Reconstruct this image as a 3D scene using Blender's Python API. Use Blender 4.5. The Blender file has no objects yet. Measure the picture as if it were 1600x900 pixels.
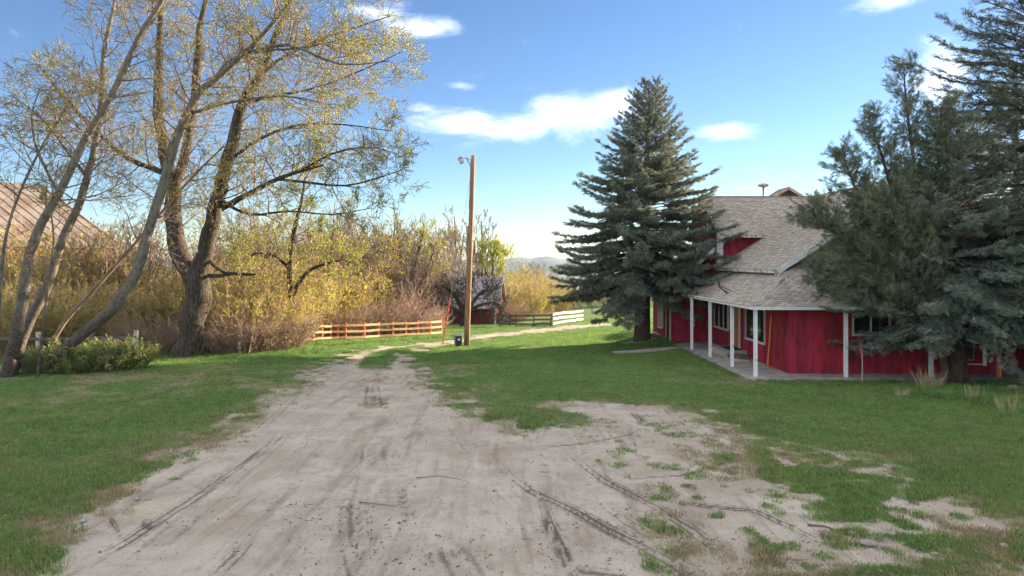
import bpy, math, random
import numpy as np
from math import radians, sin, cos, pi, sqrt, atan2, asin, exp
from mathutils import Vector

random.seed(7)
rng = np.random.default_rng(7)
S = bpy.context.scene
COL = S.collection

# ------------------------------------------------------------------ camera
FP = 1067.0            # focal length in pixels of a 1600 wide frame
HZ = 408.0             # pixel row of the true horizon
CH = 4.0               # camera height above the porch datum
cd = bpy.data.cameras.new('camera'); cam = bpy.data.objects.new('camera', cd); COL.objects.link(cam)
cam.location = (0, 0, CH); cam.rotation_euler = (radians(90), 0, 0)
cd.sensor_width = 36; cd.lens = FP / 1600 * 36; cd.shift_y = -(450 - HZ) / 1600
cd.clip_start = .1; cd.clip_end = 6000
S.camera = cam
S.cycles.max_bounces = 6; S.cycles.diffuse_bounces = 3; S.cycles.glossy_bounces = 2; S.cycles.volume_bounces = 0
S.cycles.use_adaptive_sampling = True; S.cycles.adaptive_threshold = .02

# ------------------------------------------------------------------ light
SUN_AZ = radians(57)       # clockwise from the viewing direction (+Y)
SUN_EL = radians(11.5)
EXPOSURE = 2.1
SKY_STRENGTH = 0.056
SUN_STRENGTH = 5.0
S.view_settings.view_transform = 'Standard'; S.view_settings.look = 'None'
S.view_settings.exposure = EXPOSURE; S.view_settings.gamma = 1
sd = bpy.data.lights.new('sun', 'SUN'); so = bpy.data.objects.new('sun', sd); COL.objects.link(so)
sd.energy = SUN_STRENGTH; sd.angle = radians(.6); sd.color = (1, .80, .55)
so.rotation_euler = Vector((-sin(SUN_AZ) * cos(SUN_EL), -cos(SUN_AZ) * cos(SUN_EL), -sin(SUN_EL))).to_track_quat('-Z', 'Y').to_euler()


class NT:
    """small helper round a node tree"""
    def __init__(s, tree):
        s.t = tree; s.n = tree.nodes; s.l = tree.links
    def add(s, kind, **kw):
        n = s.n.new(kind)
        for k, v in kw.items(): setattr(n, k, v)
        return n
    def put(s, sock, v):
        if isinstance(v, bpy.types.NodeSocket): s.l.new(v, sock)
        elif v is not None: sock.default_value = v
    def math(s, op, a, b=None, clamp=False):
        n = s.add('ShaderNodeMath', operation=op, use_clamp=clamp)
        s.put(n.inputs[0], a); s.put(n.inputs[1], b); return n.outputs[0]
    def mix(s, f, a, b, blend='MIX'):
        n = s.add('ShaderNodeMix', data_type='RGBA', blend_type=blend, clamp_factor=True)
        s.put(n.inputs[0], f)
        s.put(n.inputs[6], a + (1,) if isinstance(a, tuple) and len(a) == 3 else a)
        s.put(n.inputs[7], b + (1,) if isinstance(b, tuple) and len(b) == 3 else b)
        return n.outputs[2]
    def noise(s, scale, detail=3, vec=None, rough=.5, dist=0):
        n = s.add('ShaderNodeTexNoise'); n.inputs['Scale'].default_value = scale
        n.inputs['Detail'].default_value = detail; n.inputs['Roughness'].default_value = rough
        n.inputs['Distortion'].default_value = dist
        if vec is not None: s.l.new(vec, n.inputs['Vector'])
        return n.outputs['Fac']
    def ramp(s, f, lo, hi):
        n = s.add('ShaderNodeMapRange', interpolation_type='SMOOTHSTEP')
        s.put(n.inputs[0], f); s.put(n.inputs[1], lo); s.put(n.inputs[2], hi)
        return n.outputs[0]
    def attr(s, name):
        n = s.add('ShaderNodeAttribute', attribute_name=name); return n.outputs['Fac']


w = bpy.data.worlds.new('World'); S.world = w; w.use_nodes = True
N = NT(w.node_tree); bg = N.n['Background']; bg.inputs[1].default_value = SKY_STRENGTH
sky = N.add('ShaderNodeTexSky', sky_type='NISHITA'); sky.sun_disc = False
sky.sun_elevation = SUN_EL; sky.sun_rotation = SUN_AZ
sky.altitude = 1500; sky.air_density = 1.0; sky.dust_density = .15; sky.ozone_density = 2.6
tc = N.add('ShaderNodeTexCoord'); sep = N.add('ShaderNodeSeparateXYZ'); N.l.new(tc.outputs['Generated'], sep.inputs[0])
az = N.math('ARCTAN2', sep.outputs[0], sep.outputs[1]); el = N.math('ARCSINE', sep.outputs[2])
cmb = N.add('ShaderNodeCombineXYZ'); N.put(cmb.inputs[0], N.math('MULTIPLY', az, 3.2)); N.put(cmb.inputs[1], N.math('MULTIPLY', el, 8.0))
big = N.noise(1.1, 5, cmb.outputs[0], .55, .3); fine = N.noise(3.2, 9, cmb.outputs[0], .66, .5)
tot = None
for (px, py, sx, sy, k) in [(775, 195, 170, 27, 1.0), (890, 182, 110, 36, 1.05), (965, 163, 62, 32, 1.15), (1130, 206, 50, 16, .8), (660, 42, 70, 18, 1.0),
                            (600, 22, 60, 20, .9), (1475, 118, 55, 50, 1.0), (690, 352, 50, 15, .8), (1390, 2, 70, 16, .9), (1215, 283, 120, 20, .5),
                            (720, 133, 30, 7, .6), (660, 170, 40, 10, .6)]:
    a = math.atan((px - 800) / FP); e = math.atan((HZ - py) / FP * cos(a))
    g = N.math('ADD', N.math('POWER', N.math('DIVIDE', N.math('SUBTRACT', az, a), sx / FP * cos(a) ** 2), 2.),
               N.math('POWER', N.math('DIVIDE', N.math('SUBTRACT', el, e), sy / FP * cos(a)), 2.))
    g = N.math('MULTIPLY', N.math('EXPONENT', N.math('MULTIPLY', g, -1.)), k)
    tot = g if tot is None else N.math('MAXIMUM', tot, g)
# clouds in view; thicker cloud added over the unseen sky to lift ambient light
view = N.math('MAXIMUM', N.ramp(N.math('ABSOLUTE', az), .72, 1.0), N.ramp(el, .45, .75))
rest = N.math('MULTIPLY', N.math('MULTIPLY', N.ramp(big, .40, .62), 1.0), view)
tot = N.math('MAXIMUM', tot, rest)
dens = N.ramp(N.math('ADD', tot, N.math('MULTIPLY', N.math('SUBTRACT', fine, .5), 2.0)), .22, 1.45)
dens = N.math('MULTIPLY', dens, N.math('ADD', N.math('MULTIPLY', view, .58), .25))
hs = N.add('ShaderNodeHueSaturation'); hs.inputs['Saturation'].default_value = 1.06; hs.inputs['Hue'].default_value = .508; N.l.new(sky.outputs[0], hs.inputs['Color'])
cl = N.mix(dens, hs.outputs[0], (25.0, 24.2, 23.4))
N.l.new(cl, bg.inputs[0])

# ------------------------------------------------------------------ projection helpers (used only to lay the plan out)
def P(px, py, Y):
    return ((px - 800) * Y / FP, Y, CH - (py - HZ) * Y / FP)

def base_z(y):
    return .88 - .041 * y

def G(px, py):
    """a pixel on the sloping ground -> plan position"""
    Y = (CH - .88) * FP / (py - HZ - .041 * FP)
    return ((px - 800) * Y / FP, Y)

def sst(a, b, x):
    t = np.clip((np.asarray(x, float) - a) / (b - a), 0, 1)
    return t * t * (3 - 2 * t)

def vnoise(x, y, s, seed=0):
    """cheap smooth value noise"""
    x = np.asarray(x, float) / s + seed * 17.3; y = np.asarray(y, float) / s + seed * 5.1
    xi = np.floor(x); yi = np.floor(y); fx = x - xi; fy = y - yi
    fx = fx * fx * (3 - 2 * fx); fy = fy * fy * (3 - 2 * fy)
    def h(a, b):
        v = np.sin(a * 127.1 + b * 311.7 + seed * 74.7) * 43758.5453
        return v - np.floor(v)
    return (h(xi, yi) * (1 - fx) + h(xi + 1, yi) * fx) * (1 - fy) + (h(xi, yi + 1) * (1 - fx) + h(xi + 1, yi + 1) * fx) * fy

PAD = -.27
def gz(x, y):
    x = np.asarray(x, float); y = np.asarray(y, float)
    z = .88 - .041 * y
    wgt = sst(5.5, 8.4, x) * sst(20.5, 24.2, y) * (1 - sst(42, 50, y)) * (1 - sst(30, 45, x))
    z = z * (1 - wgt) + PAD * wgt
    z = z + .28 * np.exp(-((x - 7.0) ** 2 + (y - 36.8) ** 2) / 3.2)
    fade = 1 - wgt
    z = z + fade * (.10 * (vnoise(x, y, 5, 1) - .5) + .05 * (vnoise(x, y, 1.7, 2) - .5)) * (1 - sst(60, 120, y))
    z = z + .45 * np.exp(-((x - 3.2) ** 2 / 14 + (y - 14.5) ** 2 / .5)) * 0
    z = z + 3.0 * sst(0, 1, (vnoise(x, y, 160, 5) - .4) * 1.5) * sst(120, 400, y)
    return z
def gzf(x, y): return float(gz(x, y))

# ------------------------------------------------------------------ mesh helpers
MATS = {}
class MB:
    def __init__(s): s.v = []; s.f = []; s.tone = []
    def box(s, lo, hi):
        b = len(s.v)
        for z in (lo[2], hi[2]):
            s.v += [(lo[0], lo[1], z), (hi[0], lo[1], z), (hi[0], hi[1], z), (lo[0], hi[1], z)]
        s.f += [(b, b + 3, b + 2, b + 1), (b + 4, b + 5, b + 6, b + 7), (b, b + 1, b + 5, b + 4), (b + 1, b + 2, b + 6, b + 5), (b + 2, b + 3, b + 7, b + 6), (b + 3, b, b + 4, b + 7)]
        return s
    def prism(s, pts, off):
        """polygon pts extruded by the vector off"""
        b = len(s.v); n = len(pts)
        s.v += [tuple(p) for p in pts] + [tuple(p[i] + off[i] for i in range(3)) for p in pts]
        s.f += [tuple(b + i for i in range(n))[::-1], tuple(b + n + i for i in range(n))]
        for i in range(n):
            j = (i + 1) % n; s.f.append((b + i, b + j, b + n + j, b + n + i))
        return s
    def bar(s, a, b_, wx, wz, up=(0, 0, 1)):
        """rectangular bar from a to b: wx across, wz along up"""
        a = Vector(a); b_ = Vector(b_); t = (b_ - a).normalized(); u = Vector(up)
        side = t.cross(u)
        if side.length < 1e-4: side = t.cross(Vector((1, 0, 0)))
        side.normalize(); u = side.cross(t).normalized()
        q = [side * (-wx / 2) + u * (-wz / 2), side * (wx / 2) + u * (-wz / 2), side * (wx / 2) + u * (wz / 2), side * (-wx / 2) + u * (wz / 2)]
        return s.prism([a + k for k in q], b_ - a)
    def tube(s, pts, rad, n=6, cap=True):
        b = len(s.v); m = len(pts)
        for i in range(m):
            p = pts[i]; q0 = pts[max(0, i - 1)]; q1 = pts[min(m - 1, i + 1)]
            tx, ty, tz = q1[0] - q0[0], q1[1] - q0[1], q1[2] - q0[2]
            L = sqrt(tx * tx + ty * ty + tz * tz) or 1; tx /= L; ty /= L; tz /= L
            if abs(ty) < .9: ux, uy, uz = -tz, 0., tx
            else: ux, uy, uz = 0., tz, -ty
            L = sqrt(ux * ux + uy * uy + uz * uz) or 1; ux /= L; uy /= L; uz /= L
            vx, vy, vz = ty * uz - tz * uy, tz * ux - tx * uz, tx * uy - ty * ux
            r = rad[i]
            for k in range(n):
                a = 2 * pi * k / n; c = cos(a) * r; d = sin(a) * r
                s.v.append((p[0] + ux * c + vx * d, p[1] + uy * c + vy * d, p[2] + uz * c + vz * d))
        for i in range(m - 1):
            for k in range(n):
                k2 = (k + 1) % n
                s.f.append((b + i * n + k, b + i * n + k2, b + (i + 1) * n + k2, b + (i + 1) * n + k))
        if cap:
            s.f.append(tuple(b + k for k in range(n))[::-1]); s.f.append(tuple(b + (m - 1) * n + k for k in range(n)))
        return s
    def lathe(s, prof, c, n=16):
        b = len(s.v); m = len(prof)
        for (r, z) in prof:
            for k in range(n): s.v.append((c[0] + r * cos(2 * pi * k / n), c[1] + r * sin(2 * pi * k / n), c[2] + z))
        for i in range(m - 1):
            for k in range(n):
                k2 = (k + 1) % n; s.f.append((b + i * n + k, b + i * n + k2, b + (i + 1) * n + k2, b + (i + 1) * n + k))
        s.f.append(tuple(b + k for k in range(n))[::-1]); s.f.append(tuple(b + (m - 1) * n + k for k in range(n)))
        return s
    def mesh(s, name, mat, smooth=False):
        me = bpy.data.meshes.new(name); me.from_pydata(s.v, [], s.f); me.update()
        if mat: me.materials.append(MATS[mat])
        if smooth: me.polygons.foreach_set('use_smooth', [True] * len(me.polygons))
        if s.tone:
            at = me.attributes.new('tone', 'FLOAT', 'FACE'); at.data.foreach_set('value', s.tone)
        return me
    def build(s, name, mat, parent=None, smooth=False):
        return link(name, s.mesh(name, mat, smooth), parent)

def link(name, me, parent=None):
    o = bpy.data.objects.new(name, me); COL.objects.link(o)
    if parent is not None: o.parent = parent
    return o

def np_mesh(name, v, f, mat, smooth=False, attrs=None):
    """v (n,3), f (m,k) arrays"""
    v = np.asarray(v, np.float32); f = np.asarray(f, np.int32)
    me = bpy.data.meshes.new(name); k = f.shape[1]
    me.vertices.add(len(v)); me.vertices.foreach_set('co', v.ravel())
    me.loops.add(f.size); me.loops.foreach_set('vertex_index', f.ravel())
    me.polygons.add(len(f)); me.polygons.foreach_set('loop_start', np.arange(0, f.size, k, dtype=np.int32))
    me.polygons.foreach_set('loop_total', np.full(len(f), k, np.int32))
    me.update(calc_edges=True)
    if mat: me.materials.append(MATS[mat])
    if smooth: me.polygons.foreach_set('use_smooth', np.ones(len(f), bool))
    for an, (dom, val) in (attrs or {}).items():
        at = me.attributes.new(an, 'FLOAT', dom); at.data.foreach_set('value', np.asarray(val, np.float32))
    return me

def tag(o, label=None, cat=None, group=None, kind=None):
    if label: o['label'] = label
    if cat: o['category'] = cat
    if group: o['group'] = group
    if kind: o['kind'] = kind
    return o

def empty(name, loc=(0, 0, 0), rz=0):
    o = bpy.data.objects.new(name, None); COL.objects.link(o); o.location = loc; o.rotation_euler = (0, 0, rz)
    o.empty_display_size = .2
    return o

def thing(name, label, cat, loc=(0, 0, 0), rz=0, group=None):
    return tag(empty(name, loc, rz), label, cat, group)

def copy_tree(o, parent=None):
    c = o.copy(); COL.objects.link(c)
    if parent is not None: c.parent = parent
    for ch in list(o.children): copy_tree(ch, c)
    return c

# ------------------------------------------------------------------ materials
def mat(name, col, col2=None, scale=6, rough=.85, detail=4, bump=0, bscale=None, spec=.3, contrast=(.35, .65), stretch=None, metal=0, obj_var=0, coords='Object', tone=0, sss=0):
    m = bpy.data.materials.new(name); m.use_nodes = True; n = NT(m.node_tree); b = n.n['Principled BSDF']
    b.inputs['Roughness'].default_value = rough; b.inputs['Specular IOR Level'].default_value = spec; b.inputs['Metallic'].default_value = metal
    t = n.add('ShaderNodeTexCoord'); vec = t.outputs[coords]
    if stretch:
        mp = n.add('ShaderNodeMapping'); mp.inputs['Scale'].default_value = stretch; n.l.new(vec, mp.inputs[0]); vec = mp.outputs[0]
    c = None
    if col2 is not None:
        f = n.ramp(n.noise(scale, detail, vec), *contrast); c = n.mix(f, col, col2)
    else:
        c = n.mix(0., col, col)
    if obj_var:
        oi = n.add('ShaderNodeObjectInfo'); hsv = n.add('ShaderNodeHueSaturation')
        n.put(hsv.inputs['Value'], n.math('ADD', n.math('MULTIPLY', oi.outputs['Random'], obj_var), 1 - obj_var / 2))
        n.put(hsv.inputs['Hue'], n.math('ADD', n.math('MULTIPLY', n.math('FRACT', n.math('MULTIPLY', oi.outputs['Random'], 7.31)), obj_var * .06), .5 - obj_var * .03))
        n.l.new(c, hsv.inputs['Color']); c = hsv.outputs[0]
    if tone:
        hsv = n.add('ShaderNodeHueSaturation'); n.put(hsv.inputs['Value'], n.math('ADD', n.math('MULTIPLY', n.attr('tone'), tone), 1 - tone / 2))
        n.l.new(c, hsv.inputs['Color']); c = hsv.outputs[0]
    n.l.new(c, b.inputs['Base Color'])
    if bump:
        bp = n.add('ShaderNodeBump'); bp.inputs['Strength'].default_value = bump; bp.inputs['Distance'].default_value = .02
        n.put(bp.inputs['Height'], n.noise(bscale or scale * 4, 4, vec)); n.l.new(bp.outputs[0], b.inputs['Normal'])
    MATS[name] = m
    return m, n, b

def leafmat(name, col, col2, scale=1.2, trans=.35, rough=.6, obj_var=.35, col3=None):
    """thin leaf: diffuse + translucent, colour varied by position"""
    m = bpy.data.materials.new(name); m.use_nodes = True; n = NT(m.node_tree); b = n.n['Principled BSDF']
    b.inputs['Roughness'].default_value = rough; b.inputs['Specular IOR Level'].default_value = .25
    g = n.add('ShaderNodeNewGeometry')
    c = n.mix(n.ramp(n.noise(scale, 3, g.outputs['Position']), .3, .7), col, col2)
    c = n.mix(n.math('MULTIPLY', n.attr('tone'), .9), c, col3 or col2)
    oi = n.add('ShaderNodeObjectInfo'); hsv = n.add('ShaderNodeHueSaturation')
    n.put(hsv.inputs['Value'], n.math('ADD', n.math('MULTIPLY', oi.outputs['Random'], obj_var), 1 - obj_var / 2))
    n.l.new(c, hsv.inputs['Color']); c = hsv.outputs[0]
    n.l.new(c, b.inputs['Base Color'])
    tr = n.add('ShaderNodeBsdfTranslucent'); n.l.new(c, tr.inputs['Color'])
    mx = n.add('ShaderNodeMixShader'); mx.inputs[0].default_value = trans
    n.l.new(b.outputs[0], mx.inputs[1]); n.l.new(tr.outputs[0], mx.inputs[2])
    n.l.new(mx.outputs[0], n.n['Material Output'].inputs[0])
    MATS[name] = m

mat('red_paint', (.36, .022, .038), (.15, .012, .020), 4.5, .8, 8, .4, 60, stretch=(1, 1, .25), obj_var=.35, contrast=(.36, .72))
mat('red_trim', (.22, .012, .018), (.16, .010, .014), 3, .8)
mat('red_old', (.17, .025, .02), (.12, .06, .045), 2.5, .9, 5, stretch=(3, 3, .4), obj_var=.35)
mat('white_paint', (.72, .71, .68), (.42, .40, .36), 9, .65, 7, .2, 40, contrast=(.52, .78))
mat('worn_white', (.62, .60, .56), (.22, .19, .16), 7, .8, 6, .3, 30, contrast=(.48, .62))
mat('cream_siding', (.62, .56, .44), (.52, .46, .36), 3, .7, obj_var=.1)
mat('shingle', (.45, .385, .31), (.33, .28, .23), 9, .95, 5, .35, 120, tone=.42)
mat('shingle_base', (.22, .17, .14), None, 5, .95)
mat('concrete', (.42, .37, .33), (.30, .26, .23), 3, .9, 6, .3, 30)
mat('dark_void', (.015, .014, .015), None, 1, .9)
mat('soffit', (.22, .18, .16), (.16, .13, .12), 2, .9)
mat('door_wood', (.42, .17, .05), (.30, .11, .03), 3, .55, 5, stretch=(8, 8, .8))
mat('stick_wood', (.62, .24, .08), (.50, .18, .06), 6, .7)
mat('curtain', (.55, .50, .42), (.38, .35, .30), 3, .9)
mat('window_frame', (.60, .55, .45), (.5, .46, .38), 5, .6)
mat('grey_metal', (.32, .33, .33), (.22, .23, .23), 8, .5, metal=.4)
mat('dark_metal', (.03, .03, .032), (.05, .05, .05), 8, .5, metal=.3)
mat('pole_wood', (.36, .22, .13), (.20, .115, .065), 3.5, .85, 6, .5, 25, stretch=(6, 6, .35))
mat('grey_wood', (.16, .125, .10), (.09, .07, .06), 5, .95, 5, .4, 20, stretch=(1, 1, 1), obj_var=.3)
mat('bleached_wood', (.55, .46, .38), (.36, .29, .23), 5, .9, 5, .3, 20)
mat('rail_wood', (.70, .46, .25), (.56, .34, .17), 5, .85, 5, .2, 20, obj_var=.3)
mat('fence_red', (.74, .20, .09), (.60, .14, .06), 5, .85, obj_var=.2)
mat('white_rail', (.58, .54, .47), (.42, .38, .33), 4, .85, 5, obj_var=.2)
mat('orange_plastic', (.78, .10, .07), (.66, .09, .05), 4, .5)
mat('wire', (.35, .35, .35), None, 4, .4, metal=.7)
mat('lamp_glass', (.62, .66, .68), (.5, .54, .56), 9, .15, spec=.6)
mat('rust_roof', (.19, .155, .13), (.13, .08, .06), .5, .8, 6, .1, 10, contrast=(.42, .66), obj_var=.3)
mat('tin_roof', (.34, .33, .35), (.18, .14, .13), 1.6, .6, 6, .2, 10, contrast=(.5, .7))
mat('bark_dark', (.036, .028, .022), (.115, .09, .07), 5, .95, 6, 1.0, 9, contrast=(.4, .7), stretch=(3, 3, .55))
mat('bark_grey', (.20, .175, .145), (.085, .072, .06), 4, .9, 6, .5, 14, contrast=(.45, .7), stretch=(2, 2, 1.2))
def greybark():
    m, n, b = mat('bark_grey', (.16, .14, .115), (.08, .068, .056), 4, .9, 6, .5, 14, contrast=(.45, .7), stretch=(2, 2, 1.2))
    src = b.inputs['Base Color'].links[0].from_socket; t_ = n.add('ShaderNodeTexCoord').outputs['Object']; sp_ = n.add('ShaderNodeSeparateXYZ'); n.l.new(t_, sp_.inputs[0])
    h = n.math('ADD', sp_.outputs[2], n.math('MULTIPLY', n.noise(2.5, 5, t_), 3.0))
    n.l.new(n.mix(n.ramp(h, 2.4, 5.2), n.mix(n.ramp(n.noise(16, 4, t_), .4, .65), (.045, .036, .03), (.13, .105, .085)), src), b.inputs['Base Color'])
greybark()
mat('bark_twig', (.16, .11, .08), (.24, .17, .12), 3, .95)
mat('stem_red', (.28, .18, .125), (.42, .31, .22), 3, .95, obj_var=.5)
mat('stem_grey', (.27, .20, .15), (.17, .125, .10), 3, .95, obj_var=.4)
mat('bark_spruce', (.10, .065, .045), (.05, .034, .026), 6, .95, 5, .8, 14, stretch=(2, 2, .7))
mat('dry_twig', (.13, .095, .07), (.09, .065, .05), 3, .95)
mat('straw', (.42, .33, .19), (.28, .21, .11), 4, .9, obj_var=.4)
mat('rock', (.34, .30, .26), (.22, .20, .18), 7, .95, 5, .5, 20, obj_var=.4)
mat('stick', (.16, .115, .085), (.27, .21, .16), 6, .95, obj_var=.5)
mat('black_plastic', (.02, .02, .022), (.035, .035, .035), 6, .5)
mat('rubber', (.03, .028, .027), None, 6, .9)
mat('terracotta_junk', (.20, .13, .09), (.12, .08, .06), 6, .8)
leafmat('spruce_needle', (.135, .155, .102), (.20, .225, .160), .9, .35, .7, .6, (.28, .315, .25))
leafmat('blue_needle', (.150, .175, .118), (0.255, .30, .225), 1.1, .35, .7, .7, (.33, .385, .32))
leafmat('dark_needle', (.085, .098, .062), (.12, .135, .09), .9, .12, .7, .6, (.08, .10, .07))
leafmat('juniper_leaf', (.150, .168, .09), (.205, .225, .13), 1.2, .25, .7, .6, (.20, .24, .165))
leafmat('spring_leaf', (.44, .47, .06), (.36, .41, .07), .7, .55, .6, .3, (.36, .34, .08))
leafmat('bud_leaf', (.26, .23, .06), (.32, .29, .08), .6, .5, .6, .4, (.22, .13, .06))
leafmat('yellow_leaf', (.46, .42, .035), (.36, .38, .055), .5, .55, .6, .6, (.42, .30, .07))
leafmat('green_leaf', (.13, .21, .04), (.20, .27, .06), 2, .35, .6, .4, (.18, .2, .06))
leafmat('grass', (.112, .24, .060), (.178, .30, .078), .55, .45, .7, .8, (.38, .37, .13))

def glassmat():
    m = bpy.data.materials.new('glass'); m.use_nodes = True; n = NT(m.node_tree); b = n.n['Principled BSDF']
    b.inputs['Base Color'].default_value = (.02, .025, .025, 1); b.inputs['Roughness'].default_value = .04; b.inputs['Specular IOR Level'].default_value = .8
    tr = n.add('ShaderNodeBsdfTransparent'); tr.inputs[0].default_value = (.8, .85, .83, 1)
    mx = n.add('ShaderNodeMixShader'); mx.inputs[0].default_value = .55
    n.l.new(b.outputs[0], mx.inputs[1]); n.l.new(tr.outputs[0], mx.inputs[2]); n.l.new(mx.outputs[0], n.n['Material Output'].inputs[0])
    MATS['glass'] = m
glassmat()

def groundmat():
    m = bpy.data.materials.new('ground'); m.use_nodes = True; n = NT(m.node_tree); b = n.n['Principled BSDF']
    b.inputs['Roughness'].default_value = .95; b.inputs['Specular IOR Level'].default_value = .12
    g = n.add('ShaderNodeNewGeometry').outputs['Position']
    dirt = n.attr('dirt'); dark = n.attr('dark'); dead = n.attr('dead')
    # dirt
    n1 = n.noise(1.1, 5, g, .6); n2 = n.noise(14, 6, g, .7); n3 = n.noise(60, 3, g, .6); n4 = n.noise(5, 5, g, .65)
    dc = n.mix(n.ramp(n1, .3, .7), (.385, .315, .235), (.51, .44, .345))
    dc = n.mix(n.math('MULTIPLY', n.ramp(n4, .52, .72), .55), dc, (.30, .225, .165))
    dc = n.mix(n.math('MULTIPLY', n.ramp(n2, .56, .72), .6), dc, (.16, .13, .105))
    dc = n.mix(n.math('MULTIPLY', n.ramp(n3, .60, .72), .5), dc, (.10, .085, .07))
    dc = n.mix(n.math('MULTIPLY', n.ramp(n3, .40, .28), .35), dc, (.64, .565, .45))
    mp = n.add('ShaderNodeMapping'); mp.inputs['Rotation'].default_value = (0, 0, radians(-12)); mp.inputs['Scale'].default_value = (2.6, .28, 1); n.l.new(g, mp.inputs[0])
    st = n.noise(1.3, 6, mp.outputs[0], .65, .4); st2 = n.noise(4.5, 5, mp.outputs[0], .7)
    dc = n.mix(n.math('MULTIPLY', n.ramp(st, .50, .70), .60), dc, (.23, .175, .13))
    dc = n.mix(n.math('MULTIPLY', n.ramp(st2, .55, .75), .40), dc, (.20, .15, .115))
    dc = n.mix(n.math('MULTIPLY', n.ramp(st, .42, .28), .45), dc, (.62, .545, .43))
    spk = n.noise(130, 2, g, .6); dc = n.mix(n.math('MULTIPLY', n.ramp(spk, .60, .68), n.math('MULTIPLY', n.ramp(n4, .4, .62), .75)), dc, (.07, .058, .05))
    rib = n.math('SINE', n.math('ADD', n.math('MULTIPLY', n.attr('tread'), 15.), n.math('MULTIPLY', n4, 5.)))
    dk = n.ramp(n.math('ADD', n.math('MULTIPLY', dark, n.math('ADD', n.math('MULTIPLY', rib, .35), .85)), n.math('MULTIPLY', n.math('SUBTRACT', n2, .5), .8)), .16, .75)
    dc = n.mix(n.math('MULTIPLY', dk, .85), dc, (.085, .068, .055))
    # soil under grass
    gc = n.mix(n.ramp(n4, .35, .7), (.07, .15, .035), (.11, .17, .05))
    gc = n.mix(n.ramp(n.math('ADD', dead, n.math('MULTIPLY', n.math('SUBTRACT', n2, .5), .8)), .3, .8), gc, (.27, .215, .13))
    far = n.ramp(n.add('ShaderNodeCameraData').outputs['View Z Depth'], 1e5, 2e5)
    f = n.ramp(n.math('ADD', dirt, n.math('ADD', n.math('MULTIPLY', n.math('SUBTRACT', n2, .5), .55), n.math('MULTIPLY', n.math('SUBTRACT', n4, .5), .6))), .30, .66)
    c = n.mix(f, gc, dc)
    n.l.new(c, b.inputs['Base Color'])
    bp = n.add('ShaderNodeBump'); bp.inputs['Strength'].default_value = .55; bp.inputs['Distance'].default_value = .03
    n.put(bp.inputs['Height'], n.math('ADD', n.math('ADD', n2, n.math('MULTIPLY', n3, .5)), n.math('MULTIPLY', dk, -.8))); n.l.new(bp.outputs[0], b.inputs['Normal'])
    MATS['ground'] = m
groundmat()

def hillmat():
    m, n, b = mat('hill', (.07, .10, .085), (.11, .13, .105), .012, .95, 6, coords='Object')
hillmat()

# ------------------------------------------------------------------ ground plan
def poly_sd(x, y, pts):
    """signed distance to a polygon, negative inside"""
    d = np.full(x.shape, 1e9); ins = np.zeros(x.shape, bool); n = len(pts)
    for i in range(n):
        ax, ay = pts[i]; bx, by = pts[(i + 1) % n]
        ex, ey = bx - ax, by - ay; L = ex * ex + ey * ey + 1e-9
        t = np.clip(((x - ax) * ex + (y - ay) * ey) / L, 0, 1)
        d = np.minimum(d, np.hypot(x - ax - t * ex, y - ay - t * ey))
        c = ((ay > y) != (by > y)) & (x < (bx - ax) * (y - ay) / (by - ay + 1e-12) + ax)
        ins ^= c
    return np.where(ins, -d, d)

def line_d(x, y, pts):
    """distance to a polyline and the share of its length at the nearest point"""
    d = np.full(x.shape, 1e9); fr = np.zeros(x.shape); m = len(pts) - 1
    for i_, ((ax, ay), (bx, by)) in enumerate(zip(pts[:-1], pts[1:])):
        ex, ey = bx - ax, by - ay; L = ex * ex + ey * ey + 1e-9
        t = np.clip(((x - ax) * ex + (y - ay) * ey) / L, 0, 1)
        q = np.hypot(x - ax - t * ex, y - ay - t * ey); fr = np.where(q < d, (i_ + t) / m, fr); d = np.minimum(d, q)
    return d, fr

def GL(l): return [G(*p) for p in l]
ROAD = [(-6.5, 2.0)] + GL([(40, 885), (120, 815), (210, 752), (300, 710), (370, 675), (440, 625), (495, 588), (520, 566), (548, 552), (590, 543), (650, 537.5),
        (700, 532.5), (760, 523.5), (830, 515), (900, 508.5), (960, 503.5), (960, 506.5), (900, 512), (830, 519), (760, 529), (700, 537.5), (665, 543), (642, 550), (634, 560), (646, 590),
        (685, 620), (745, 655), (810, 672), (870, 668), (930, 655), (880, 640), (900, 631), (1000, 632), (1080, 642), (1120, 660), (1110, 690), (1080, 735), (1050, 770), (1070, 820), (1140, 900)]) + [(3.5, 2.0)]
STRIP = GL([(560, 640), (556, 600), (560, 572), (582, 553), (618, 544), (655, 539.2), (672, 540), (638, 549), (616, 560), (608, 585), (606, 640)])
PATCH = GL([(960, 650), (1040, 642), (1150, 676), (1300, 700), (1400, 715), (1470, 760), (1560, 800), (1640, 830), (1640, 910), (1060, 910), (1000, 780)])
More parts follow.
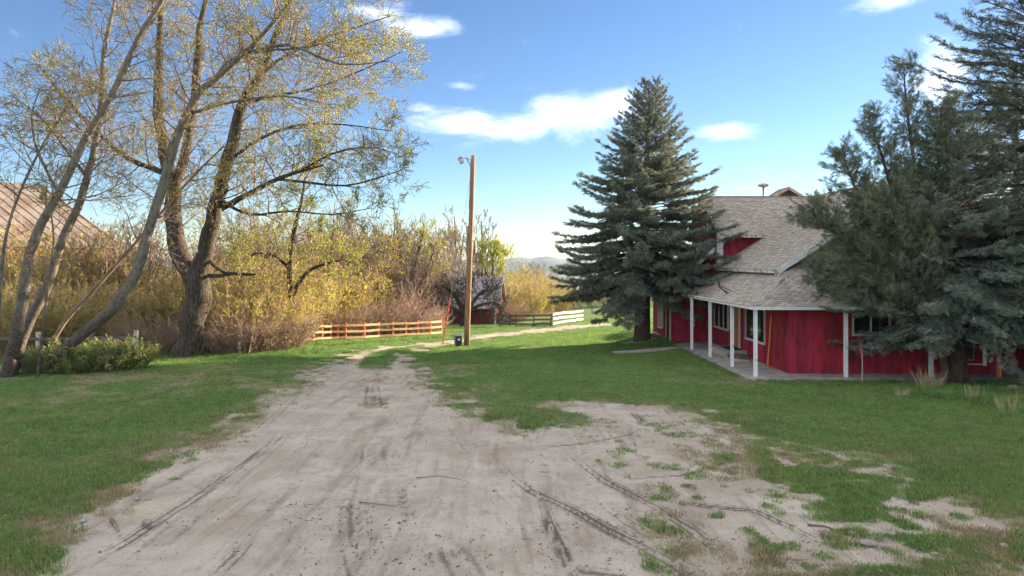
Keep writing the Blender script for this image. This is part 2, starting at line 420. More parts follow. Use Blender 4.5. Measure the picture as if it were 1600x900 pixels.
TRACKS = [([(586, 572), (580, 620), (584, 680), (588, 760), (592, 910)], .55, .34), ([(500, 600), (430, 690), (300, 800), (180, 900)], .5, .28), ([(665, 600), (720, 680), (800, 780), (900, 900)], .45, .26), ([(745, 695), (830, 765), (900, 800), (980, 842), (1060, 885), (1110, 915)], .20, .75), ([(880, 700), (950, 752), (1020, 790), (1080, 830), (1170, 905)], .20, .7),
          ([(838, 765), (858, 815), (876, 855), (890, 905)], .15, .75), ([(790, 702), (900, 692), (980, 677), (1010, 662)], .07, .7), ([(950, 750), (1060, 741), (1130, 722), (1205, 707)], .09, .75),
          ([(800, 730), (880, 735), (950, 750)], .05, .5), ([(905, 760), (980, 815), (1050, 860), (1100, 905)], .22, .5), ([(1090, 840), (1190, 875), (1300, 880)], .2, .4), ([(1040, 775), (1100, 790), (1180, 800), (1330, 870)], .18, .5),
          ([(70, 900), (180, 850), (290, 782), (370, 728), (450, 672), (495, 635)], .18, .55), ([(582, 585), (584, 610), (588, 640), (590, 680)], .5, .45),
          ([(585, 660), (575, 720), (560, 790), (565, 850), (575, 905)], .40, .42), ([(622, 755), (632, 790), (640, 815)], .10, .7), ([(700, 840), (740, 905)], .5, .55), ([(545, 850), (560, 905)], .25, .5),
          ([(850, 890), (1000, 905)], .35, .5), ([(380, 790), (470, 783), (600, 790)], .035, .7), ([(640, 555), (652, 590), (690, 620), (745, 652)], .16, .5),
          ([(480, 600), (440, 640), (380, 690)], .3, .4), ([(868, 635), (1000, 632), (1110, 645)], .15, .45), ([(985, 640), (1010, 658)], .18, .7), ([(400, 830), (330, 900)], .2, .45), ([(650, 690), (640, 760), (660, 850)], .22, .3), ([(510, 640), (470, 720), (400, 830)], .25, .32)]
LEAFLITTER = GL([(1000, 655), (1050, 640), (1100, 650)])

def masks(x, y):
    sd_ = poly_sd(x, y, ROAD); st = poly_sd(x, y, STRIP); pa = poly_sd(x, y, PATCH)
    nz = vnoise(x, y, .8, 3) - .5; nf = vnoise(x, y, .25, 4) - .5
    sd_ = sd_ + nz * .7 + nf * .3
    dirt = 1 - sst(-.95, .95, sd_ + .5 * (vnoise(x, y, 2.3, 7) - .5))
    dirt = dirt * (1 - (1 - sst(-.10, .20, st + nf * .15)) * (.25 + .75 * sst(25, 29.5, y)))
    pm = (1 - sst(-.6, .8, pa)) * np.clip(.54 + 1.0 * (vnoise(x, y, 1.5, 6) - .5) + .9 * (vnoise(x, y, .55, 26) - .5) + .9 * nf + .18 * (1 - sst(4, 9, x)), 0, 1)
    dirt = np.maximum(dirt, pm)
    # trodden bits
    dirt = np.maximum(dirt, .75 * np.exp(-((x - 7.0) ** 2 + (y - 36.8) ** 2) / 1.6))
    dirt = np.maximum(dirt, .55 * sst(.25, .6, 1 - np.abs(poly_sd(x, y, ROAD)) / 1.6) * (vnoise(x, y, .6, 8) > .52))
    dark = np.zeros_like(x); tread = np.full(x.shape, 4.)
    for pl, wd, k in TRACKS:
        d, fr = line_d(x, y, GL(pl)); wd = wd * .85
        band = (1 - sst(wd * .35, wd * 1.3, d)) * (.25 + .75 * sst(0, .3, fr)) * (.25 + .75 * (1 - sst(.75, 1, fr)))
        tread = np.minimum(tread, d / wd)
        dark = np.maximum(dark, .98 * k * band * (.35 + 1.0 * vnoise(x, y, .8, 9)))
    dead = np.clip((.65 * vnoise(x, y, 2.2, 11) + .35 * vnoise(x, y, .5, 18) - .50) * 2.4, 0, 1) * .8
    left = (1 - sst(-3, 1, x)) * (1 - sst(27, 33, y))
    dead = np.maximum(dead, left * np.clip((.6 * vnoise(x, y, 1.3, 12) + .4 * vnoise(x, y, .45, 14) - .36) * 2.4, 0, 1))
    dead = np.maximum(dead, (1 - sst(0, 1.6, np.abs(pa))) * .5 * vnoise(x, y, .7, 13))
    rb = sst(-.2, .3, sd_) * (1 - sst(.5, 2.2, sd_)); dead = np.maximum(dead, rb * .55 * (1 - sst(30, 34, y)))
    meadow = sst(55, 75, y); dead = np.maximum(dead, meadow * .35)
    masks.tread = tread
    return np.clip(dirt, 0, 1), np.clip(dark, 0, 1), np.clip(dead, 0, 1)

def build_ground():
    xs = np.concatenate([-np.geomspace(1900, 27, 26), np.arange(-26, -9, .16), np.arange(-9, 11, .07), np.arange(11, 26, .14), np.geomspace(27, 1900, 26)])
    ys = [5.0]; st = .05
    while ys[-1] < 75: ys.append(ys[-1] + st); st = min(.8, st * 1.0085)
    ys = np.concatenate([np.linspace(-60, 4, 14), ys, np.geomspace(77, 2300, 40)])
    X, Y = np.meshgrid(xs, ys); x = X.ravel(); y = Y.ravel()
    d, k, e = masks(x, y)
    z = gz(x, y) - .03 * d * (y < 60) - .035 * k * d + .015 * (vnoise(x, y, .35, 21) - .5)
    nx, ny = len(xs), len(ys)
    i = (np.arange(ny - 1)[:, None] * nx + np.arange(nx - 1)[None]).ravel()
    f = np.stack([i, i + 1, i + nx + 1, i + nx], 1)
    me = np_mesh('ground', np.stack([x, y, z], 1), f, 'ground', True, {'dirt': ('POINT', d), 'dark': ('POINT', k), 'dead': ('POINT', e), 'tread': ('POINT', masks.tread)})
    tag(link('ground', me), 'dirt driveway and lawn on sloping ground', kind='structure')
build_ground()

def build_hills():
    xs = np.linspace(-2300, 2300, 231); ys = np.linspace(1000, 2000, 60)
    X, Y = np.meshgrid(xs, ys); x = X.ravel(); y = Y.ravel()
    prof = 8 + 8 * (vnoise(x, x * 0, 130, 31) - .5) + 5 * (vnoise(x, x * 0, 45, 32) - .5) + 9 * np.exp(-((x - 75) / 26) ** 2) + 4 * np.exp(-((x - 15) / 20) ** 2)
    t = sst(1000, 1500, y)
    z = -52 + (prof + 52) * t ** 1.3 + 10 * (vnoise(x, y, 70, 33) - .5) * t * (1 - .7 * t)
    nx, ny = len(xs), len(ys)
    i = (np.arange(ny - 1)[:, None] * nx + np.arange(nx - 1)[None]).ravel()
    f = np.stack([i, i + 1, i + nx + 1, i + nx], 1)
    tag(link('hills', np_mesh('hills', np.stack([x, y, z], 1), f, 'hill', True)), 'blue hazy hills on the horizon', kind='structure')
build_hills()

# ------------------------------------------------------------------ house
def shingle_slope(o, u, v, poly, mat_name, name, parent, nrm, single=0, tab=.30, row=.15, singles_from=None):
    """shingle tabs on the slope through o with unit axes u (along the eave) and v (up the slope); poly in (u,v) coordinates"""
    o = np.array(o, float); u = np.array(u, float); v = np.array(v, float); nrm = np.array(nrm, float)
    us = [p[0] for p in poly]; vs = [p[1] for p in poly]
    def inside(a, b):
        r = False; n = len(poly)
        for i in range(n):
            x1, y1 = poly[i]; x2, y2 = poly[(i + 1) % n]
            if (y1 > b) != (y2 > b) and a < (x2 - x1) * (b - y1) / (y2 - y1) + x1: r = not r
        return r
    cells = []
    r = 0; b = min(vs)
    while b < max(vs):
        a = min(us) - (r % 2) * tab * .5 - random.random() * .04
        while a < max(us):
            if inside(a + tab / 2, b + row * .45): cells.append((a, b, r))
            a += tab
        b += row; r += 1
    def verts(jit=True):
        lift = .012 + random.random() * .010; lf = lift * (1 if random.random() > .06 else 1.9)
        g = .006 + random.random() * .006; h = row * 1.12; dy = (random.random() - .5) * .012
        pts = [(g, dy), (tab - g, dy + (random.random() - .5) * .006), (tab - g, h), (g, h)]
        top = [o * 0 + u * p + v * q + nrm * (lf if q < row * .5 else .004) for p, q in pts]
        bot = [o * 0 + u * p + v * q - nrm * .004 for p, q in pts]
        return [tuple(t) for t in top + bot]
    F = [(0, 1, 2, 3), (0, 4, 5, 1), (1, 5, 6, 2), (3, 7, 4, 0)]
    variants = []
    if single:
        for k in range(10):
            mb = MB(); mb.v = verts(); mb.f = list(F); mb.tone = [random.random()] * 4
            variants.append(mb.mesh('shingle', mat_name))
        cells.sort(key=singles_from)
    rest = MB()
    for i, (a, b, r) in enumerate(cells):
        q = o + u * a + v * b
        if i < single:
            ob = link('shingle', random.choice(variants), parent); ob.location = q
        else:
            n0 = len(rest.v); rest.v += [tuple(q + np.array(t)) for t in verts()]
            rest.f += [tuple(n0 + k for k in ff) for ff in F]; rest.tone += [random.random()] * 4
    if rest.v: tag(rest.build(name, mat_name, parent), kind='stuff')

def unit(a): a = np.array(a, float); return a / np.linalg.norm(a)

def planks(parent, o, d, length, z0, z1, face, mat_name='red_paint', wd=.28, gap=.012, thick=.03, holes=(), name='plank'):
    """vertical boards along direction d from o; holes = (s0, s1, za, zb) openings"""
    s = 0; o = Vector(o); d = Vector(d); fz = Vector(face)
    zt = (lambda q: z1) if not callable(z1) else z1
    while s < length - .02:
        e = min(s + wd, length)
        top = zt((s + e) / 2)
        segs = [(z0, top)]
        for (h0, h1, za, zb) in holes:
            if e > h0 + .01 and s < h1 - .01:
                if s < h0 - .03 or e > h1 + .03:
                    pass
                new = []
                for (a, b) in segs:
                    if zb <= a or za >= b: new.append((a, b))
                    else:
                        if za > a + .02: new.append((a, za))
                        if zb < b - .02: new.append((zb, b))
                segs = new
        for (a, b) in segs:
            p = o + d * (s + gap / 2); q = o + d * (e - gap / 2)
            j = random.random() * .004
            MB().prism([(p.x, p.y, a), (q.x, q.y, a), (q.x, q.y, b), (p.x, p.y, b)], tuple(fz * (thick + j))).build(name, mat_name, parent)
        s = e

def split_edges(length, wd, holes):
    pass

def window(parent, o, d, face, s0, s1, z0, z1, mull=(), curtain=True, fmat='window_frame'):
    """framed window on a wall: frame, sill, panes, curtain"""
    o = Vector(o); d = Vector(d); fc = Vector(face)
    def at(s, z, out): p = o + d * s + fc * out; return (p.x, p.y, z)
    def slab(s_a, s_b, za, zb, o0, o1): return MB().prism([at(s_a, za, o0), at(s_b, za, o0), at(s_b, zb, o0), at(s_a, zb, o0)], tuple(fc * (o1 - o0)))
    g = slab(s0, s1, z0, z1, -.08, -.06).build('window', 'dark_void', parent)
    t = .05
    fr = MB()
    for q in ((s0 - t, s1 + t, z1, z1 + t), (s0 - t, s1 + t, z0 - t, z0), (s0 - t, s0, z0, z1), (s1, s1 + t, z0, z1)):
        m = slab(*q, -.05, .05); b = len(fr.v); fr.v += m.v; fr.f += [tuple(b + k for k in f) for f in m.f]
    fr.build('frame', fmat, g)
    slab(s0 - t - .02, s1 + t + .02, z0 - t - .03, z0 - t + .001, .0, .09).build('sill', fmat, g)
    xs = [s0] + list(mull) + [s1]
    for k in range(1, len(xs) - 1): slab(xs[k] - .025, xs[k] + .025, z0, z1, -.03, .045).build('mullion', fmat, g)
    for k in range(len(xs) - 1):
        a = xs[k] + (.025 if k else 0); b = xs[k + 1] - (.025 if k < len(xs) - 2 else 0)
        slab(a + .002, b - .002, z0 + .002, z1 - .002, .0, .008).build('pane', 'glass', g)
    if curtain:
        mb = MB(); s = s0 + .03
        while s < s1 - .1:
            wd = .05 + random.random() * .09
            m = slab(s, min(s + wd, s1 - .02), z0 + .02, z1 - .02, -.055, -.03); b = len(mb.v); mb.v += m.v; mb.f += [tuple(b + k for k in f) for f in m.f]
            s += wd + .05 + random.random() * .28
        mb.build('curtain', 'curtain', g)
    return g

H = thing('farmhouse', 'red farmhouse with brown shingle roof and white posted porch', 'house', (0, 0, 0))
SL = -.22                      # porch slab level
# slab and step
MB().prism([(8.5, 24.45, SL), (20.5, 24.45, SL), (20.5, 25.62, SL), (10.42, 25.62, SL), (10.42, 35.62, SL), (8.2, 35.62, SL), (8.3, 33.6, SL)], (0, 0, -.25)).build('porch_slab', 'concrete', H)
MB().box((9.35, 30.2, SL - .02), (10.40, 32.4, SL + .24)).build('door_step', 'concrete', H)
MB().prism([(4.9, 32.6, -.40), (8.2, 33.2, -.24), (8.2, 33.9, -.24), (4.9, 33.3, -.40)], (0, 0, -.12)).build('path_slab', 'concrete', H)
# left porch wall (faces -X)
WL = MB().prism([(10.42, 25.66, -.25), (10.42, 35.6, -.25), (10.42, 35.6, 3.1), (10.42, 26.2, 3.05), (10.42, 25.66, 2.75)], (.13, 0, 0)).build('wall', 'red_trim', H)
wl_o, wl_d, wl_f = (10.42, 35.6, 0), (0, -1, 0), (-1, 0, 0)
winA = (.65, 2.8, .72, 1.92); door_ = (3.5, 4.45, SL + .24, 1.95); winB = (5.35, 7.55, .64, 2.0)
planks(WL, wl_o, wl_d, 9.94, SL, 2.6, wl_f, holes=[winA, door_, winB], wd=.27)
window(H, (10.385, 35.6, 0), wl_d, wl_f, *winA, mull=(1.4, 2.1))
window(H, (10.385, 35.6, 0), wl_d, wl_f, *winB, mull=(6.45,))
DR = MB().box((10.36, 35.6 - 4.40, SL + .26), (10.40, 35.6 - 3.55, 1.92)).build('door', 'door_wood', H)
for zz in (.15, 1.05): MB().box((10.345, 35.6 - 4.28, zz), (10.362, 35.6 - 3.67, zz + .75)).build('door_panel', 'door_wood', DR)
MB().tube([(10.36, 31.28, .85), (10.29, 31.28, .85), (10.29, 31.36, .85)], [.018] * 3, 6).build('handle', 'grey_metal', DR)
fr = MB()
for q in (((10.34, 35.6 - 4.50, SL + .24), (10.41, 35.6 - 4.41, 2.0)), ((10.34, 35.6 - 3.54, SL + .24), (10.41, 35.6 - 3.45, 2.0)), ((10.34, 35.6 - 4.40, 1.93), (10.41, 35.6 - 3.55, 2.0))): fr.box(*q)
fr.build('door_frame', 'window_frame', DR)
# front wall (faces the camera)
WF = MB().box((10.46, 25.64, -.25), (22, 25.8, 2.75)).build('wall', 'red_trim', H)
wf_o, wf_d, wf_f = (10.40, 25.64, 0), (1, 0, 0), (0, -1, 0)
winC = (2.4, 3.72, 1.28, 2.2); doorB = (6.25, 7.25, SL, 1.85)
planks(WF, wf_o, wf_d, 11.4, SL, 2.6, wf_f, holes=[winC, doorB], wd=.3)
window(H, (10.40, 25.60, 0), wf_d, wf_f, *winC, mull=(3.04,), curtain=False)
D2 = MB().box((16.66, 25.60, SL + .02), (17.64, 25.63, 1.84)).build('door', 'red_trim', H)
MB().box((16.64, 25.52, SL + .35), (17.66, 25.575, SL + .38)).box((17.63, 25.53, SL + .30), (17.75, 25.585, 1.9)).build('door_frame', 'white_paint', D2)
MB().box((16.92, 25.57, .28), (17.30, 25.60, .85)).build('pet_flap', 'grey_metal', D2)
MB().box((16.96, 25.555, .33), (17.26, 25.572, .80)).build('flap_panel', 'dark_metal', D2)
# recessed wall beside the wing, wing walls
WR = MB().box((8.34, 35.66, -.3), (10.42, 35.8, 3.4)).build('wall', 'red_trim', H)
planks(WR, (8.32, 35.66, 0), (1, 0, 0), 2.08, SL, 2.55, (0, -1, 0), wd=.29)
MB().box((9.28, 35.50, .60), (9.52, 35.62, 1.28)).build('meter_box', 'grey_metal', H)
MB().tube([(9.40, 35.58, 1.28), (9.40, 35.58, 2.3)], [.028] * 2, 7).build('conduit', 'grey_metal', H)
WW = MB().box((8.36, 35.72, -.3), (8.5, 40.3, 2.6)).build('wall', 'red_trim', H)
ww_o, ww_d, ww_f = (8.36, 40.3, 0), (0, -1, 0), (-1, 0, 0)
winD = (1.55, 2.55, .35, 2.0)
planks(WW, ww_o, ww_d, 4.6, -.12, lambda q: 2.1 + .1 * q, ww_f, holes=[winD, (3.55, 4.35, -.12, 2.0)], wd=.3)
window(H, (8.32, 40.3, 0), ww_d, ww_f, *winD, mull=(2.05,), fmat='white_paint')
D3 = MB().box((8.30, 40.3 - 4.33, -.1), (8.34, 40.3 - 3.58, 1.98)).build('door', 'red_trim', H)
MB().box((8.28, 40.3 - 3.56, -.1), (8.35, 40.3 - 3.46, 2.05)).box((8.28, 40.3 - 4.46, -.1), (8.35, 40.3 - 4.36, 2.05)).box((8.28, 40.3 - 4.35, 1.99), (8.35, 40.3 - 3.57, 2.05)).build('door_frame', 'window_frame', D3)
MB().bar((8.30, 40.2, -.16), (8.30, 35.8, -.16), .06, .08).build('base_board', 'worn_white', H)
MB().box((8.36, 40.3, -.4), (22, 40.45, 3.0)).build('wall', 'red_trim', H)
MB().box((21.9, 25.8, -.4), (22.05, 40.3, 3.6)).build('wall', 'red_trim', H)
# posts
for (x, y) in ((8.92, 25.02), (8.80, 27.3), (8.72, 30.05), (8.62, 32.75), (12.15, 24.86), (15.25, 24.86)):
    MB().box((x - .058, y - .058, SL - .2), (x + .058, y + .058, 2.30)).build('porch_post', 'white_paint', H)
MB().box((17.66, 24.80, SL - .2), (17.78, 24.92, 2.30)).build('porch_post', 'stick_wood', H)
# porch roof: left slope and front slope with a hip
EZ = 2.40; PT = .55
k = sqrt(1 + PT * PT)
def rz(d): return EZ + PT * d
RP = MB().prism([(8.78, 24.78, EZ - .02), (8.60, 34.4, EZ - .02), (11.4, 34.4, rz(2.8) - .02), (11.4, 27.4, rz(2.62) - .02)], (0, 0, -.05)).build('roof', 'shingle_base', H)
RF = MB().prism([(8.78, 24.76, EZ - .02), (11.4, 27.4, rz(2.62) - .02), (22.3, 27.6, rz(2.84) - .02), (22.3, 24.76, EZ - .02)], (0, 0, -.05)).build('roof', 'shingle_base', H)
sl_o = (8.76, 24.76, EZ); vL = unit((1, 0, PT)); vF = unit((0, 1, PT)); nL = unit((-PT, 0, 1)); nF = unit((0, -PT, 1))
shingle_slope((8.70, 24.72, EZ - .02), unit((-.0185, 1, -.0102)), vL, [(0.0, -.03), (9.75, -.03), (9.75, 2.75 * k), (2.75, 2.75 * k)], 'shingle', 'shingles', RP, nL)
shingle_slope((8.74, 24.70, EZ - .02), (1, 0, 0), vF, [(0.0, -.03), (13.5, -.03), (13.5, 2.80 * k), (2.80, 2.80 * k)], 'shingle', 'shingles', RF, nF, single=300, singles_from=lambda c: (c[0] > 5.6, c[0] + c[1] * .2))
for i in range(15):                                   # hip caps
    t0 = i / 15; t1 = (i + 1.25) / 15
    a = Vector((8.78 + 2.62 * t0, 24.76 + 2.64 * t0, rz(2.62 * t0) + .035)); b = Vector((8.78 + 2.62 * t1, 24.76 + 2.64 * t1, rz(2.62 * t1) + .022))
    d1 = Vector((-.13, .02, -.055)); d2 = Vector((.02, -.13, -.055))
    mb = MB(); mb.v = [tuple(p) for p in (a + d1, a, a + d2, b + d1, b, b + d2, a + d1 - Vector((0, 0, .015)), a - Vector((0, 0, .015)), a + d2 - Vector((0, 0, .015)))]
    mb.f = [(0, 1, 4, 3), (1, 2, 5, 4), (6, 7, 1, 0), (7, 8, 2, 1)]; mb.tone = [.3 + random.random() * .6] * 4
    mb.build('hip_cap', 'shingle', RP)
MB().bar((8.72, 24.70, EZ - .09), (8.55, 34.4, EZ - .09), .035, .15).build('fascia', 'white_paint', H)
MB().bar((8.745, 24.70, EZ - .092), (22.2, 24.70, EZ - .092), .035, .15).build('fascia', 'white_paint', H)
MB().prism([(8.80, 24.8, EZ - .13), (22, 24.8, EZ - .13), (22, 25.62, EZ - .13), (10.40, 25.62, EZ - .13), (10.40, 35.4, EZ - .13), (8.62, 35.4, EZ - .13)], (0, 0, .03)).build('soffit', 'soffit', H)
# upper roof: long left slope, near gable with cream siding
UX, UZ, UP = 10.53, 3.68, .65
RX = 16.5; RZ_ = UZ + UP * (RX - UX)
RU = MB().prism([(UX, 27.0, UZ - .02), (UX, 35.1, UZ - .02), (RX, 39.2, RZ_ - .02), (RX, 27.0, RZ_ - .02)], (0, 0, -.06)).build('roof', 'shingle_base', H)
MB().prism([(RX, 27.0, RZ_ - .02), (RX, 39.2, RZ_ - .02), (22.6, 39.2, UZ - .06), (22.6, 27.0, UZ - .06)], (0, 0, -.06)).build('roof', 'shingle_base', H)
ku = sqrt(1 + UP * UP); vU = unit((1, 0, UP)); nU = unit((-UP, 0, 1)); LU = (RX - UX) * ku
shingle_slope((UX - .05, 26.95, UZ - .02), (0, 1, 0), vU, [(0, -.02), (8.15, -.02), (8.15, 2.6 * ku), (11.9, LU), (0, LU)], 'shingle', 'shingles', RU, nU)
MB().bar((UX - .03, 27.02, UZ - .09), (UX - .03, 35.0, UZ - .09), .04, .15).build('fascia', 'worn_white', H)
MB().bar((UX - .03, 26.97, UZ - .09), (RX, 26.97, RZ_ - .10), .05, .20).build('fascia', 'white_paint', H)
MB().bar((RX, 26.97, RZ_ - .10), (22.6, 26.97, UZ - .12), .05, .20).build('fascia', 'white_paint', H)
MB().box((UX + .02, 27.0, UZ - .30), (UX + .72, 27.42, UZ - .05)).build('cornice_return', 'worn_white', H)
GW = MB().prism([(11.2, 27.6, 3.2), (22, 27.6, 3.2), (22, 27.6, UZ + .2), (RX, 27.6, RZ_ - .15), (11.2, 27.6, UZ + .35)], (0, .1, 0)).build('gable_wall', 'cream_siding', H)
z = 3.6
while z < RZ_ - .3:
    x0 = max(11.2, UX + (z + .24 - UZ) / UP + .15); x1 = 22 - max(0, (z - UZ) / UP - .1)
    if x1 > x0 + .2: MB().prism([(x0, 27.6, z), (x1, 27.6, z), (x1, 27.58, z + .2), (x0, 27.58, z + .2)], (0, -.025, 0)).build('lap_board', 'cream_siding', GW)
    z += .205
MB().box((11.15, 27.7, 3.0), (11.25, 35.0, 4.1)).build('wall', 'red_trim', H)
# rear two-storey part
BE, BY = 5.36, 34.8; BRY = 38.25; BRZ = BE + UP * (BRY - BY)
WB = MB().box((10.85, 35.14, 3.2), (16.6, 35.3, 5.45)).build('wall', 'red_trim', H)
planks(WB, (10.85, 35.14, 0), (1, 0, 0), 4.0, 3.4, 5.40, (0, -1, 0), wd=.3)
MB().prism([(10.85, 35.3, 3), (10.85, 41.2, 3), (10.85, 41.2, 5.3), (10.85, 38.25, BRZ - .2), (10.85, 35.3, 5.4)], (.1, 0, 0)).build('wall', 'red_trim', H)
RB = MB().prism([(10.55, BY, BE - .02), (19, BY, BE - .02), (19, BRY, BRZ - .02), (10.55, BRY, BRZ - .02)], (0, 0, -.06)).build('roof', 'shingle_base', H)
MB().prism([(10.55, BRY, BRZ - .02), (19, BRY, BRZ - .02), (19, 41.7, BE - .02), (10.55, 41.7, BE - .02)], (0, 0, -.06)).build('roof', 'shingle_base', H)
vB = unit((0, 1, UP)); nB = unit((0, -UP, 1))
shingle_slope((10.50, BY - .05, BE - .02), (1, 0, 0), vB, [(0, -.02), (2.6, -.02), (6.3, (BRY - BY) * ku), (0, (BRY - BY) * ku)], 'shingle', 'shingles', RB, nB)
MB().bar((10.52, BY - .03, BE - .09), (13.2, BY - .03, BE - .09), .04, .14).build('fascia', 'worn_white', H)
MB().bar((10.52, BRY, BRZ + .01), (16.6, BRY, BRZ + .01), .22, .05).build('ridge_cap', 'shingle', H)
MB().box((10.44, 34.72, 3.75), (10.74, 35.02, 5.75)).box((10.40, 34.68, 5.70), (10.78, 35.06, 5.78)).build('chimney', 'worn_white', H)
# wing roof and its dark gable
WE = 2.55; WP = .85
MB().prism([(7.9, 35.0, WE), (7.9, 40.6, WE - .1), (10.9, 40.6, WE + 3 * WP), (10.9, 35.0, WE + 3 * WP)], (0, 0, -.06)).build('roof', 'shingle_base', H)
vW = unit((1, 0, WP)); nW = unit((-WP, 0, 1))
RW = H
shingle_slope((7.88, 34.96, WE), (0, 1, 0), vW, [(0, 0), (5.6, 0), (5.6, 3.9), (0, 3.9)], 'shingle', 'shingles', H, nW)
MB().prism([(8.3, 35.5, 2.5), (10.85, 35.5, 2.5), (10.85, 35.5, WE + 2.9 * WP), (8.3, 35.5, WE + .3 * WP)], (0, .12, 0)).build('gable_wall', 'red_trim', H)
MB().bar((7.88, 34.97, WE - .07), (10.9, 34.97, WE + 3 * WP - .07), .05, .18).build('fascia', 'worn_white', H)
MB().bar((7.87, 35.0, WE - .07), (7.87, 40.6, WE - .17), .04, .14).build('fascia', 'white_paint', H)
# small far gable above the ridge
gp = P(1228, 293, 43); hw = 3.2
MB().prism([(gp[0] - hw, 42.6, gp[2] - hw * .62), (gp[0], 42.6, gp[2]), (gp[0], 44.2, gp[2]), (gp[0] - hw, 44.2, gp[2] - hw * .62)], (0, 0, -.12)).build('roof', 'shingle_base', H)
MB().prism([(gp[0], 42.6, gp[2]), (gp[0] + hw, 42.6, gp[2] - hw * .62), (gp[0] + hw, 44.2, gp[2] - hw * .62), (gp[0], 44.2, gp[2])], (0, 0, -.12)).build('roof', 'shingle_base', H)
MB().bar((gp[0] - hw, 42.57, gp[2] - hw * .62 - .06), (gp[0], 42.57, gp[2] - .06), .05, .17).bar((gp[0], 42.57, gp[2] - .06), (gp[0] + hw, 42.57, gp[2] - hw * .62 - .06), .05, .17).build('fascia', 'bleached_wood', H)
MB().prism([(gp[0] - hw + .3, 42.9, 4), (gp[0] + hw - .3, 42.9, 4), (gp[0] + hw - .3, 42.9, gp[2] - hw * .60), (gp[0], 42.9, gp[2] - .2), (gp[0] - hw + .3, 42.9, gp[2] - hw * .60)], (0, .1, 0)).build('gable_wall', 'grey_wood', H)
# roof vent with its domed cap
vp = P(1193, 300, 41)
VT = MB().tube([(vp[0], 41, 7.3), (vp[0], 41, 8.45)], [.07, .07], 8).build('vent_pipe', 'grey_metal', H, True)
MB().lathe([(.10, -.12), (.30, -.06), (.34, .0), (.30, .07), (.14, .12)], (vp[0], 41, 8.55), 14).build('vent_cap', 'bleached_wood', VT, True)
# antenna bracket on the porch roof
bp_ = lambda px, py: P(px, py, 28.9)
MA = MB().tube([bp_(1138, 460), bp_(1131, 454), bp_(1125, 449), bp_(1123.5, 446), bp_(1123, 437)], [.025, .025, .03, .035, .04], 7).build('antenna_bracket', 'dark_metal', H, True)
q = bp_(1150, 457)
MB().tube([bp_(1127, 448), (q[0], 29.1, q[2])], [.016] * 2, 6).tube([bp_(1130, 453), bp_(1146, 460)], [.016] * 2, 6).build('strut', 'dark_metal', MA)
q = bp_(1139, 460.5); MB().box((q[0] - .12, 28.75, q[2] - .06), (q[0] + .12, 29.05, q[2] - .02)).build('mounting_foot', 'dark_metal', MA)

# loose things at the house
t = MB().bar((10.22, 27.32, SL), (10.36, 27.28, 1.86), .045, .06, (0, 1, 0)).build('leaning_board', 'stick_wood')
tag(t, 'orange pine board leaning upright against the red porch wall', 'board')
tag(MB().box((9.7, 30.5, SL + .242), (10.3, 31.9, SL + .262)).build('door_mat', 'rubber'), 'dark door mat on the concrete porch step', 'door mat')
t = thing('junk_crate', 'dark low crate lying on the porch floor below the step', 'crate', (9.75, 29.55, SL))
for i in range(4): MB().box((-.32 + i * .17, -.26, .16), (-.18 + i * .17, .26, .18)).build('slat', 'terracotta_junk', t)
MB().box((-.34, -.28, .002), (-.31, .28, .155)).box((.31, -.28, .002), (.34, .28, .155)).box((-.308, -.28, .002), (.308, -.25, .15)).build('side_board', 'terracotta_junk', t)
for i, (a, b, lab) in enumerate((((9.3, 28.9), (10.0, 28.6), 'pale scrap board on porch floor, nearest the crate'), ((9.2, 29.3), (9.9, 28.4), 'thin scrap board lying askew on the porch floor'))):
    tag(MB().bar((a[0], a[1], SL + .02 + i * .045), (b[0], b[1], SL + .02 + i * .045), .09, .035).build('scrap_board', 'bleached_wood'), lab, 'board')
# red capped stake in the lawn before the front wall
sp = P(1347, 590, 24.2)
t = thing('marker_stake', 'thin pale stake with red cap standing before front wall', 'stake', (sp[0], 24.2, gzf(sp[0], 24.2)))
MB().tube([(0, 0, -.1), (0.01, 0, .6), (.0, 0, 1.05)], [.022, .02, .02], 6).build('rod', 'bleached_wood', t)
MB().tube([(0, 0, 1.0), (0.0, 0, 1.08), (.0, 0, 1.16), (.0, 0, 1.20), (0, 0, 1.36)], [.045, .06, .055, .03, .028], 8).build('cap', 'orange_plastic', t)

# ------------------------------------------------------------------ pole, guy wire, pedestal
px_, py_ = G(729, 541); pz = gzf(px_, py_)
t = thing('light_pole', 'tall brown wooden pole with a yard lamp on a bracket arm', 'light pole', (px_, py_, pz))
top = P(739.5, 243, py_); tx, tz_ = top[0] - px_, top[2] - pz
MB().tube([(tx * s, 0, tz_ * s - (.3 if s == 0 else 0)) for s in (0, .15, .3, .45, .6, .75, .9, 1)], [.165, .157, .15, .142, .135, .127, .118, .11], 12).build('pole', 'pole_wood', t, True)
lp = P(719, 250, py_); lx, lz = lp[0] - px_, lp[2] - pz
AR = MB().tube([(tx - .12, 0, tz_ - .62), (tx - .35, -.05, tz_ - .18), (lx + .2, -.1, lz + .12)], [.025] * 3, 7).tube([(tx - .12, 0, tz_ - .25), (tx - .4, -.05, tz_ - .13)], [.02] * 2, 6).build('lamp_arm', 'grey_metal', t, True)
L = MB(); ax = Vector((.25, -.15, -1)).normalized(); c0 = Vector((lx + .02, -.12, lz + .16))
L.tube([tuple(c0 + ax * s) for s in (-.02, .04, .10, .16)], [.05, .13, .17, .17], 12); L.build('lamp_head', 'grey_metal', t, True)
MB().tube([tuple(c0 + ax * s) for s in (.16, .20, .32, .40)], [.16, .15, .13, .08], 12).build('lamp_glass', 'lamp_glass', t, True)
MB().tube([(tx - .14, -.02, tz_ - .3), (tx - .20, -.04, tz_ - 2.2), (tx * .75 - .16, -.02, tz_ * .72)], [.012] * 3, 5).build('cable', 'dark_metal', t)
